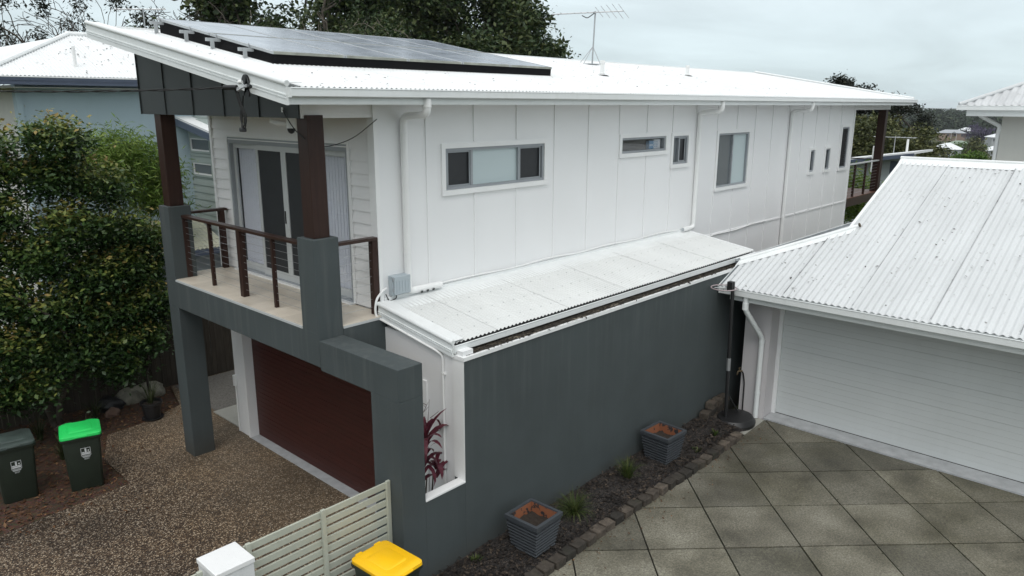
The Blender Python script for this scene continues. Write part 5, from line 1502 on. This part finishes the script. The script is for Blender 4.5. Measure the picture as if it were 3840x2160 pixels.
tree('feathery_tree', 'feathery light green tree in front of the pale blue wall', (6.1, 16.15, -.03),
     [(5.75, 16.6, 5.0, .6, .45, .45), (6.25, 16.6, 4.85, .6, .45, .45), (6.7, 16.7, 4.45, .45, .4, .45), (5.95, 16.5, 4.35, .6, .4, .4), (6.5, 16.6, 4.0, .45, .4, .35), (5.3, 16.5, 4.7, .5, .4, .5), (6.85, 16.6, 3.9, .3, .3, .3)],
     15000, (.15, .024), M['leaf_bamboo'], M['bark_dark'], 8, None, .045, .16, 26, .5, .7, .35, 'tree', .35, 1)

# ---- bare and sparse trees behind
def bare_tree(name, label, base, h, seed, m, spread=.9, group='trees behind the house', leaves=0, lm_=None, levels=5, r0=.16, lean=(0, 0)):
    rng = np.random.default_rng(seed)
    t = thing(name, label, 'tree', base, 0, group)
    b = MB(); tips = []
    def grow(p, d, ln, r, lev):
        pts = [p]; rs = [r]; q = Vector(p); dd = Vector(d)
        for k in range(4):
            dd = (dd + Vector(rng.normal(size=3)) * .26 + Vector((0, 0, .05))).normalized()
            q = q + dd * ln / 4; pts.append(Vector(q)); rs.append(max(.017, r * (1 - .06 * (k + 1))))
        b.tube(pts, rs, 6 if lev < 2 else (5 if lev < 3 else 3), lev < 1)
        if lev >= levels:
            tips.append(q); return
        nb = int(rng.integers(2, 4)) + (1 if lev in (1, 2) else 0)
        for k in range(nb):
            u = Vector(rng.normal(size=3)); u = (u - dd * u.dot(dd)).normalized()
            nd = (dd * rng.uniform(.55, 1.0) + u * spread * rng.uniform(.5, 1.05)).normalized()
            if nd.z < -.1: nd.z *= -.3
            s0 = pts[-1] if k < 2 else pts[rng.integers(2, 4)]
            grow(s0, nd, ln * rng.uniform(.60, .86), max(.017, rs[-1] * rng.uniform(.55, .76)), lev + 1)
    grow(Vector(base), Vector((lean[0], lean[1], 1)).normalized(), h * .30, r0, 0)
    b.build('trunk', m, t, True)
    if leaves:
        T = np.array([tuple(q) for q in tips])
        idx = rng.choice(len(T), max(1, int(len(T) * .55)), replace=False)
        per = max(2, leaves // len(idx))
        P = (T[idx][:, None] + rng.normal(size=(len(idx), per, 3)) * .28).reshape(-1, 3)
        quads_obj('crown', leaf_arrays(P, .24, .09, rng, .4, .1, .4), lm_, t)
    return t
bare_tree('gum_tree', 'sparse gum tree with dark leaf clumps at the far left', (11.2, 41.5, 0), 17, 21, M['bark'], .75, leaves=9000, lm_=M['leaf_gum'], levels=4, r0=.24)
bare_tree('bare_tree', 'bare twisted tree rising left of the roof tip', (15.2, 43.8, 0), 16.0, 22, M['twig'], .95, levels=6, r0=.24)
bare_tree('bare_tree', 'bare spreading tree above the near end of the solar panels', (18.8, 41.0, 0), 16.5, 27, M['twig'], 1.0, levels=6, r0=.26)
bare_tree('pale_limbed_tree', 'pale limbed tree with thin foliage above the front solar panels', (19.8, 33.5, 0), 14.5, 31, M['bark_pale'], .7, leaves=5200, lm_=M['leaf_dark'], levels=5, r0=.26)
bare_tree('pale_limbed_tree', 'pale limbed tree with bare forks over the middle solar panels', (23.5, 34.0, 0), 14.5, 36, M['bark_pale'], .68, leaves=7000, lm_=M['leaf_dark'], levels=5, r0=.26)
def big_tree(label, cx, cy, top, rad, seed, n=9000, lm_='leaf_dark', leaf=(.30, .15)):
    rng = np.random.default_rng(seed); bl = []
    for k in range(13):
        a = rng.uniform(0, 2 * math.pi); rr = rad * rng.uniform(.25, .72); zz_ = top - rad * .35 - rng.uniform(0, 1) ** 1.2 * (top * .55)
        s_ = rad * rng.uniform(.32, .48)
        bl.append((cx + rr * math.cos(a), cy + rr * math.sin(a), zz_, s_, s_, s_ * .8))
    bl.append((cx, cy, top - rad * .4, rad * .5, rad * .5, rad * .42))
    return tree('evergreen_tree', label, (cx, cy, terr(cx, cy)), bl, n, leaf, M[lm_], M['bark'], seed, 'trees behind the house', .28, .42, 26, .5, .35, .35, 'tree', .5, 1)
big_tree('thin dark evergreen behind the pale limbed trees', 23.0, 44.0, 13.5, 3.6, 40, 9000, leaf=(.36, .2))
big_tree('tall dark evergreen above the front of the solar panels', 27.0, 42.0, 16.5, 4.8, 41, 20000, leaf=(.36, .2))
big_tree('tall dark evergreen above the middle of the solar panels', 31.6, 41.5, 17.5, 5.2, 42, 22000, leaf=(.36, .2))
big_tree('tall dark evergreen behind the rear end of the solar panels', 35.8, 39.0, 17.0, 5.0, 43, 22000, leaf=(.36, .2))
big_tree('glossy green tree forming the right end of the dark tree row', 38.0, 35.6, 14.0, 3.7, 44, 20000, 'leaf_dark', (.34, .18))
big_tree('low evergreen at the foot of the dark tree row beside the antenna', 40.0, 33.6, 10.0, 1.9, 45, 6000, 'leaf_dark')
big_tree('dark shrubby evergreen low behind the roof ridge, middle of the row', 28.0, 36.5, 10.6, 3.6, 46, 13000, 'leaf_dark', (.34, .18))
big_tree('dark shrubby evergreen low behind the roof ridge, right of the row', 33.5, 34.0, 10.4, 3.6, 47, 13000, 'leaf_dark', (.34, .18))

# ---- trees beyond the deck
def far_tree(label, cx, cy, zt, rx, rz, seed, n, lm_, leaf=(.24, .13), name='tree', grp='trees in the valley'):
    rng = np.random.default_rng(seed); g = terr(cx, cy); bl = []
    zc_ = zt - rz
    for k in range(11):
        a = rng.uniform(0, 2 * math.pi); e_ = rng.uniform(-.7, .9)
        bl.append((cx + rx * .62 * math.cos(a) * math.sqrt(1 - e_ * e_ * .8), cy + rx * .62 * math.sin(a) * math.sqrt(1 - e_ * e_ * .8), zc_ + rz * .6 * e_, rx * .42, rx * .42, rz * .38))
    return tree(name, label, (cx, cy, g), bl, n, leaf, M[lm_], M['bark_dark'], seed, grp, .25, leaf[0] * .9, 22, .6, .2, .3, 'tree', .5, 1, 1)
far_tree('broad olive green tree behind the rear deck post', 57.5, 18.6, 5.75, 3.9, 4.2, 61, 34000, 'leaf_olive')
far_tree('olive green tree just right of the rear deck post', 61.0, 16.9, 5.2, 3.4, 4.6, 62, 30000, 'leaf_olive')
far_tree('dull olive tree behind the mono pitch roof', 66.0, 17.9, 3.6, 3.0, 3.8, 63, 20000, 'leaf_olive')
far_tree('tall gum tree with a tuft above the white roof end', 63.9, 22.9, 8.5, 1.2, 1.1, 64, 3200, 'leaf_gum', name='gum_tree')
far_tree('gum tree crown showing over the roof edge', 65.0, 21.3, 7.6, 1.8, 1.5, 65, 6500, 'leaf_gum', name='gum_tree')
far_tree('low gum crown near the roof corner', 66.2, 19.3, 6.9, 1.9, 1.2, 66, 5000, 'leaf_gum', name='gum_tree')
far_tree('dark gum tree between the two roof ends', 85.8, 22.3, 6.0, 1.2, 2.6, 67, 6500, 'leaf_gum', name='gum_tree')
far_tree('round bright green tree above the garage ridge', 81.6, 16.75, 2.05, 2.6, 2.4, 68, 22000, 'leaf_bright')
def fz(x, y, z_, k): return (x * k, y * k, 6 + (z_ - 6) * k)
def vtree(label, x, y, zt, rx, rz, seed, n, lm_, k, leaf=(.6, .32)):
    X, Y, Z = fz(x, y, zt, k); far_tree(label, X, Y, Z, rx * k, rz * k, seed, n, lm_, leaf)
vtree('green tree behind the small white roofed house', 133, 27.8, .9, 3.6, 2.6, 69, 7000, 'leaf_bright', 2.5, (.8, .45))
vtree('brownish green tree left of the beige house wall', 118, 22.4, 2.2, 2.6, 4.0, 70, 9000, 'leaf_olive', 1.7)
vtree('brownish tree close to the beige house corner', 112, 20.0, .6, 2.4, 3.4, 71, 8000, 'leaf_olive', 1.7)
vtree('mauve jacaranda in the far valley', 189, 37.3, 2.0, 3.0, 1.9, 72, 4200, 'leaf_jac', 2.5, (1.0, .6))
vtree('dark tree below the small white roofed house', 92, 22.4, -1.0, 1.6, 2.4, 73, 9000, 'leaf_olive', 1.5, (.45, .24))
vtree('dark tree right of the round bright tree', 95, 17.0, .0, 2.4, 2.8, 74, 9000, 'leaf_gum', 1.5, (.45, .24))
vtree('dark tree under the long grey roof', 150, 36.5, -.6, 2.6, 1.8, 75, 5000, 'leaf_gum', 2.4, (.8, .45))
vtree('dark leafy tree between the two far roofs', 200, 44.0, .6, 2.2, 2.2, 76, 4000, 'leaf_gum', 2.55, (.9, .5))
# far woodland: one mass
def woodland():
    rng = np.random.default_rng(90); V = []
    for k in range(760):
        r = rng.uniform(540, 980) if k > 170 else rng.uniform(330, 540); az = R(rng.uniform(3, 27))
        x, y = r * math.cos(az), r * math.sin(az)
        if k <= 170 and R(10.0) < az < R(15.5): continue
        g = terr(x, y)
        s_ = rng.uniform(5.0, 8.5); hh = rng.uniform(5.5, 9.5)
        n = 150 if r < 700 else 90
        u = rng.normal(size=(n, 3)); u /= np.linalg.norm(u, axis=1)[:, None]; u[:, 2] = np.abs(u[:, 2]) * 1.0 - .25
        P = np.array([x, y, g + hh * .35]) + u * np.array([s_, s_, hh]) * rng.uniform(.75, 1.05, (n, 1))
        V.append(leaf_arrays(P, 2.3, 1.6, rng, .4))
    o = quads_obj('distant_woodland', np.concatenate(V), M['leaf_far'], None)
    tag(o, 'dark wooded slope filling the far side of the valley', 'woodland', None, 'stuff')
woodland()
M['hillm'] = simple('hill_forest', (0.06, 0.085, 0.075), 1.0, .2, .002, .01)
def hills():
    b = MB(); n = 90; prof = []
    for k in range(n + 1):
        az = R(-8 + 100 * k / n)
        h_ = -9 + 6 * math.sin(k * .31) + 4 * math.sin(k * .73 + 1) + 2.0 * math.sin(k * 1.9)
        for r, z_ in ((3300, -60), (3800, h_ - 6), (4200, h_), (5200, -70)):
            b.v.append((r * math.cos(az), r * math.sin(az), z_))
    for k in range(n):
        for j in range(3):
            a = k * 4 + j; b.f.append((a, a + 4, a + 5, a + 1))
    o = b.build('hills', M['hillm'], None, True); o['kind'] = 'structure'
hills()
# ---- houses in the valley
M['wall_far'] = simple('far_wall', (0.40, 0.42, 0.43), .8, .1); M['wall_far2'] = simple('far_wall_tan', (0.30, 0.22, 0.17), .8, .1)
M['roof_far'] = simple('far_roof_white', (0.74, 0.76, 0.78), .6, .06); M['roof_far2'] = simple('far_roof_grey', (0.36, 0.38, 0.40), .7, .1)
M['roof_green'] = simple('far_roof_green', (0.22, 0.28, 0.22), .7, .1); M['far_win'] = simple('far_window', (0.06, 0.07, 0.08), .3)
def far_house(label, c, sx, sy, hw, hr, rz, wall, roof_):
    cx, cy, zb_ = c
    t = thing('house', label, 'house', (0, 0, 0), 0, 'houses in the valley')
    MB().box(-sx / 2, sx / 2, -sy / 2, sy / 2, -2.5, hw).build('wall', M[wall], t)
    o_ = .5; a, b_ = sx / 2 + o_, sy / 2 + o_; rd = max(0.2, b_ - a * .9)
    rf = MB()
    v = [(-a, -b_, hw), (a, -b_, hw), (a, b_, hw), (-a, b_, hw), (0, -rd, hw + hr), (0, rd, hw + hr)]
    rf.face([v[0], v[1], v[4]]); rf.face([v[1], v[2], v[5], v[4]]); rf.face([v[2], v[3], v[5]]); rf.face([v[3], v[0], v[4], v[5]]); rf.face([v[3], v[2], v[1], v[0]])
    r_ = rf.build('roof', M[roof_], t)
    pv = MB(); pv.prism([(-a - 1.6, -b_ * .15 - 1.5, hw), (-a - 1.6, -b_ * .15 + 1.5, hw), (-a - 1.6, -b_ * .15, hw + hr * .55)], (a + 1.4, 0, 0)); pv.build('porch_gable', M[roof_], r_)
    for k in range(4):
        yy = -sy / 2 + sy * (k + .5) / 4
        MB().box(-sx / 2 - .04, -sx / 2 + .02, yy - .5, yy + .5, hw * .35, hw * .78).build('window', M['far_win'], t)
    for s_ in (-1, 1):
        MB().box(-a - 1.5, -a - 1.35, -b_ * .15 + s_ * 1.3 - .08, -b_ * .15 + s_ * 1.3 + .08, -2, hw).build('porch_post', M['trim'], t)
    t.location = (cx, cy, zb_); t.rotation_euler = (0, 0, rz); return t
def vhouse(label, x, y, zb_, sx, sy, hw, hr, rz, wall, roof_, k):
    far_house(label, fz(x, y, zb_, k), sx, sy, hw, hr, rz, wall, roof_)
vhouse('small house with white hip roof and porch in the valley', 126, 28.85, -1.5, 8, 9.5, 3.0, 2.2, R(8), 'wall_far', 'roof_far', 2.55)
vhouse('long grey roofed tan house on the far slope', 196, 44.3, -1.25, 8, 14, 2.6, 1.8, R(14), 'wall_far2', 'roof_far2', 2.5)
vhouse('white roofed house left of the mauve tree', 210, 43.8, -1.05, 8, 12, 2.4, 2.0, R(20), 'wall_far', 'roof_far', 2.5)
vhouse('green roofed house below the long grey roof', 168, 36.5, -1.9, 7, 9, 1.4, 1.5, R(10), 'wall_far2', 'roof_green', 2.5)
vhouse('white roofed house near the beige wall corner', 166, 29.4, -.9, 8, 9, 2.6, 1.8, R(30), 'wall_far', 'roof_far', 2.4)
vhouse('lower white roofed house near the beige wall corner', 140, 25.0, -1.9, 7, 9, 2.2, 1.6, R(15), 'wall_far', 'roof_far', 2.4)
vhouse('half hidden white roofed house under the brownish tree', 150, 30.5, -2.0, 7, 8, 2.0, 1.4, R(40), 'wall_far', 'roof_far', 2.4)

# ---- small plants
def blades(name, label, base, n, ln, wd, m, seed, cat='plant', group=None, spread=.9, rise=1.0, segs=5, rad=.06):
    """tuft of arching strap leaves, each a tapered bent strip"""
    rng = np.random.default_rng(seed); t = thing(name, label, cat, base, 0, group); b = MB()
    for k in range(n):
        a = rng.uniform(0, 2 * math.pi); l_ = ln * rng.uniform(.55, 1.15); tilt = rng.uniform(.15, 1.0) * spread; w = wd * rng.uniform(.7, 1.2)
        d = Vector((math.cos(a), math.sin(a), 0)); s = Vector((-d.y, d.x, 0)); p = Vector(base) + d * rng.uniform(0, rad)
        i0 = len(b.v); ang = math.pi / 2 - tilt * .5
        for j in range(segs + 1):
            f = j / segs; ww = w * (1 - f) ** .7 * (.6 + .8 * f if f < .3 else 1)
            b.v.append(tuple(p - s * ww / 2 + Vector((0, 0, ww * .15)))); b.v.append(tuple(p + s * ww / 2 + Vector((0, 0, ww * .15))))
            p = p + (d * math.cos(ang) + Vector((0, 0, math.sin(ang) * rise))) * l_ / segs; ang -= tilt * 2.0 / segs * (.6 + f)
        for j in range(segs):
            q = i0 + 2 * j; b.f.append((q, q + 1, q + 3, q + 2))
    b.build('foliage', m, t)
    return t
blades('grass_clump', 'green grass clump beside the farther planter', (9.13, 5.95, .2), 150, .38, .013, M['leaf_grass'], 101, 'grass clump')
blades('grass_clump', 'wide drooping grass clump behind the nearest planter', (7.72, 5.92, .2), 210, .42, .011, M['leaf_grass'], 102, 'grass clump', spread=1.5)
blades('weed', 'small green weed at the wall foot near the slat gate', (5.95, 6.15, .17), 26, .12, .03, M['leaf_grass'], 103, 'weed')
blades('weed', 'tiny weed beside the bricks past the far planter', (10.75, 5.62, .2), 22, .10, .03, M['leaf_grass'], 104, 'weed')
blades('weed', 'small weed near the hoop base', (11.55, 5.70, .2), 26, .13, .03, M['leaf_grass'], 105, 'weed')
sp = [(3.35, 13.75, 'strap leaved plant behind the green lidded bin', 46, .55), (2.75, 13.95, 'strap leaved plant between the two bins', 50, .60), (3.95, 14.55, 'striped strap plant right of the green lidded bin', 30, .42), (2.1, 14.4, 'dark strap plant behind the dull lidded bin', 46, .6), (3.3, 14.9, 'strap plant at the foot of the large lilly pilly', 40, .5), (4.35, 15.2, 'strap plant between the tree trunks', 32, .45), (1.6, 13.9, 'leafy plant at the left edge behind the bin', 40, .6)]
for i, (x, y, lb, n, ln) in enumerate(sp):
    blades('strap_plant', lb, (x, y, -.03), n, ln, .032, M['leaf_strap'], 110 + i, 'plant', 'strap plants in the left bed')
# pot with grassy palm
pt = thing('plant_pot', 'black plastic pot on the driveway edge beside the left pillar', 'pot', (0, 0, 0))
def ring(r, z_, n=18): return [(r * math.cos(2 * math.pi * k / n), r * math.sin(2 * math.pi * k / n), z_) for k in range(n)]
loft([ring(.135, 0), ring(.19, .33)], True, False).build('body', M['black'], pt, True)
loft([ring(.19, .30), ring(.205, .31), ring(.205, .35), ring(.18, .35), ring(.175, .30)], False, False).build('rim', M['black'], pt, True)
loft([ring(.18, .29), ring(.02, .31)], False, True).build('potting_soil', M['potsoil'], pt, True)
loft([ring(.19, .0), ring(.20, .03), ring(.15, .02)], True, True).build('saucer', M['black'], pt, True)
pt.location = (5.10, 14.33, .0)
blades('pot_plant', 'dark grassy plant growing in the black pot', (5.10, 14.33, .29), 46, .62, .018, M['leaf_strap'], 130)
# cordyline behind the wall opening
CO = thing('cordyline', 'dark red cordyline seen through the white framed wall opening', 'plant', (5.58, 6.82, 0))
bs = MB()
for dx, dy, h_ in ((0, 0, 1.75), (.08, .06, 1.25), (.12, -.03, 1.38)):
    bs.tube([(5.58 + dx * .4, 6.80 + dy * .4, 0), (5.60 + dx, 6.78 + dy, h_ * .6), (5.64 + dx, 6.76 + dy, h_)], [.016, .013, .010], 6)
bs.build('stem', M['bark'], CO, True)
rng = np.random.default_rng(140)
for (cx, cy, cz_, n, ln) in ((5.62, 6.72, 1.80, 22, .66), (5.76, 6.68, 1.36, 11, .40), (5.60, 6.74, 1.5, 10, .52)):
    for k in range(n):
        a = rng.uniform(0, 2 * math.pi); l_ = ln * rng.uniform(.6, 1.1); b = MB()
        d = Vector((math.cos(a), math.sin(a) * .7, 0)); s = Vector((-d.y, d.x, 0)).normalized(); p = Vector((cx, cy, cz_ + rng.uniform(-.12, .08))); ang = rng.uniform(.5, 1.35); w = .068 * rng.uniform(.7, 1.15); dr = rng.uniform(.15, .55)
        for j in range(7):
            f = j / 6; ww = w * (math.sin(math.pi * min(1, .12 + f * .88)) ** .8) + .004
            for sg in (-1, 1): b.v.append(tuple(p + s * sg * ww / 2 + Vector((0, 0, ww * .2))))
            p = p + (d * math.cos(ang) + Vector((0, 0, math.sin(ang)))) * l_ / 6; ang -= dr
        for j in range(6): b.f.append((2 * j, 2 * j + 1, 2 * j + 3, 2 * j + 2))
        b.build('leaf', M['leaf_red'], CO)
fl_ = MB(); pts0 = Vector((5.66, 6.74, 1.75))
for k in range(12):
    a = rng.uniform(0, 6.28); q = pts0 + Vector((.03 * rng.normal(), .03 * rng.normal(), .05 + .045 * k)); fl_.tube([q, q + Vector((math.cos(a) * .13, math.sin(a) * .1, .09))], [.004, .002], 4)
fl_.tube([pts0, pts0 + Vector((.05, -.02, .62))], [.006, .002], 4); fl_.build('flower_stalk', M['leaf_red'], CO)
# plants under and behind the rear deck
tree('yucca', 'green leafy plants growing behind the rear deck rail', (28.6, 10.2, terr(28.6, 10.2)), [(28.5, 10.0, 2.8, .8, .8, .9), (29.3, 9.4, 2.6, .7, .7, .8), (28.2, 11.2, 2.9, .8, .8, .9)], 5200, (.30, .07), M['leaf_bamboo'], M['bark_dark'], 150, None, .05, .25, 20, .5, .1, .4, 'plant')
blades('yucca', 'dark spiky plant below the rear deck', (24.6, 8.3, .3), 70, 1.7, .06, M['leaf_strap'], 151)
blades('yucca', 'dark spiky plant below the rear deck edge, farther back', (25.9, 8.6, 0), 70, 1.8, .06, M['leaf_strap'], 152)
# ---- leaf litter, mulch chips, lumps and sacks in the left bed
def litter(name, label, n, fx, size, m, seed):
    rng = np.random.default_rng(seed); P = np.array([fx(rng) for _ in range(n)])
    V = leaf_arrays(P, size, size * .5, rng, 2.5, .1)
    tag(quads_obj(name, V, m, None), label, 'leaf litter', None, 'stuff')
def in_bed(r):
    while True:
        x = r.uniform(-1, 6.2); y = r.uniform(11.2, 15.8)
        if y > 11.74 + .12 * (x - 1.93) + .05 and not (x > 3.8 and y < 13.2) and not (x > 4.2 and y < 14.15): return (x, y, -.022 + r.uniform(0, .015))
litter('leaf_litter', 'brown fallen leaves scattered over the left garden bed', 3600, in_bed, .075, M['litter'], 160)
def in_drive(r): return (r.uniform(-1, 6), 6.7 + r.random() ** .5 * 7.2, .004)
def in_mulch(r): return (r.uniform(5.2, 12.1), r.uniform(5.5, 6.3), .20 + r.uniform(-.01, .05))
M['chip'] = leafm('mulch_chip', [(0.0, (0.006, 0.005, 0.005)), (0.6, (0.03, 0.024, 0.02)), (0.9, (0.10, 0.075, 0.055)), (1, (0.22, 0.19, 0.15))], .8, 4, 0)
litter('mulch_chips', 'dark bark chips covering the bed along the charcoal wall', 5200, in_mulch, .055, M['chip'], 162)
def on_pavers(r):
    return (r.uniform(6, 12.8), 5.36 - abs(r.normal()) * .22, .108)
litter('leaf_litter', 'few dry bits swept along the brick edging on the pavers', 220, on_pavers, .035, M['litter'], 163)
def in_joint(r):
    while True:
        if r.random() < .5: u = 15.555 + 1.497 * r.integers(-6, 3); w = r.uniform(-4, 14)
        else: w = 6.112 + 1.497 * r.integers(-5, 6); u = r.uniform(5, 19)
        x, y = (u + w) / 2, (u - w) / 2
        if 4 < x < 13 and -2 < y < 5.35: return (x + r.normal() * .012, y + r.normal() * .012, .098)
M['moss'] = leafm('joint_moss', [(0.0, (0.012, 0.012, 0.006)), (0.6, (0.035, 0.036, 0.014)), (1, (0.12, 0.10, 0.05))], .9, 3, 0)
litter('joint_moss', 'dark moss and grit in the joints between the pavers', 2600, in_joint, .022, M['moss'], 168)
def drive_edge(r):
    x = r.uniform(-1, 5.6); y = (11.74 + .12 * (x - 1.93)) - abs(r.normal()) * .5 if x < 3.7 else 13.6 - abs(r.normal()) * .7
    return (x, y, .004)
litter('leaf_litter', 'loose brown leaves blown onto the driveway edge', 170, drive_edge, .06, M['litter'], 169)
def gtrim(r): 
    x = r.uniform(6.0, 14.0); return (x, r.uniform(6.33, 6.46), 2.966)
litter('gutter_debris', 'dark rotten leaf debris on the ledge below the low gutter', 900, gtrim, .05, M['gutterdirt'], 164)
def on_groof(r):
    y = r.uniform(-2, 5.6); x = r.uniform(12.6, 17.4 if y < 4.6 else 13.6); return (x, y, zg(x) + .020)
litter('leaf_litter', 'dry leaves caught on the garage roof', 130, on_groof, .055, M['gutterdirt'], 165)
def on_roof(r):
    x = r.uniform(4.8, 20); y = r.uniform(7.6, 13.0); return (x, y, zr(y) + .016 if not (5.3 < x < 11.4 and y > 9.3) else zr(9) - .3)
litter('leaf_litter', 'small dark leaf bits on the white main roof', 260, on_roof, .04, M['gutterdirt'], 166)
def on_lroof(r):
    y = r.uniform(17.6, 19.6); return (r.uniform(4.2 + (y - 17.5), 8.5), y, 6.535 + LSL * (y - 17.46))
litter('leaf_litter', 'dark leaf bits on the left neighbour roof', 120, on_lroof, .06, M['gutterdirt'], 167)
# sacks and stones by the fence
M['sack'] = simple('pale_sack', (0.22, 0.21, 0.165), .6, .5, 7); M['stone'] = simple('bush_stone', (0.16, 0.10, 0.075), .9, .3, 6, 40, .6)
def lump(name, label, cat, c, r_, m, seed, bands=None):
    rng = np.random.default_rng(seed); bm = bmesh.new(); bmesh.ops.create_icosphere(bm, subdivisions=3, radius=1.0)
    ph = rng.uniform(0, 6, 6)
    for v in bm.verts:
        k = 1 + .12 * math.sin(3 * v.co.x + ph[0]) + .10 * math.sin(5 * v.co.y + ph[1]) + .09 * math.sin(7 * v.co.z + ph[2] + 5 * v.co.x) + .07 * abs(math.sin(6 * v.co.x + 9 * v.co.y + ph[3])) + .06 * abs(math.sin(11 * v.co.z - 8 * v.co.x + ph[4]))
        v.co = Vector((v.co.x * r_[0] * k, v.co.y * r_[1] * k, max(-.1, v.co.z * r_[2] * k)))
    me = bpy.data.meshes.new(name); bm.to_mesh(me); bm.free()
    for p in me.polygons: p.use_smooth = True
    o = link(name, me, m); o.location = c; return tag(o, label, cat)
lump('sack', 'pale garden sack slumped against the fence', 'sack', (5.35, 15.6, .03), (.46, .20, .24), M['sack'], 170)
lump('sack', 'black plastic bag beside the pale sack', 'bag', (4.72, 15.5, .04), (.25, .2, .16), M['black'], 171)
lump('stone', 'reddish stone behind the green lidded bin', 'stone', (3.95, 14.35, .03), (.15, .12, .12), M['stone'], 172)
lump('stone', 'grey brown stone below the black bag', 'stone', (4.62, 15.1, .02), (.13, .11, .10), M['stone'], 173)
lump('stone', 'flat stone between strap plants near the trunk', 'stone', (3.75, 15.0, .02), (.15, .12, .09), M['stone'], 174)

# ---- the humid air over the valley
hz = MB().box(-7000, 7000, -7000, 7000, -95, 24).build('haze', None, None)
hm = bpy.data.materials.new('haze_air'); hm.use_nodes = True
for n in list(hm.node_tree.nodes):
    if n.type == 'BSDF_PRINCIPLED': hm.node_tree.nodes.remove(n)
pv_ = hm.node_tree.nodes.new('ShaderNodeVolumePrincipled')
pv_.inputs['Color'].default_value = (0.93, 0.965, 1.0, 1); pv_.inputs['Density'].default_value = 0.00013
hm.node_tree.links.new(pv_.outputs[0], hm.node_tree.nodes['Material Output'].inputs['Volume'])
hz.data.materials.append(hm)
tag(hz, 'thin pale haze over the valley and hills', 'haze', None, 'stuff')
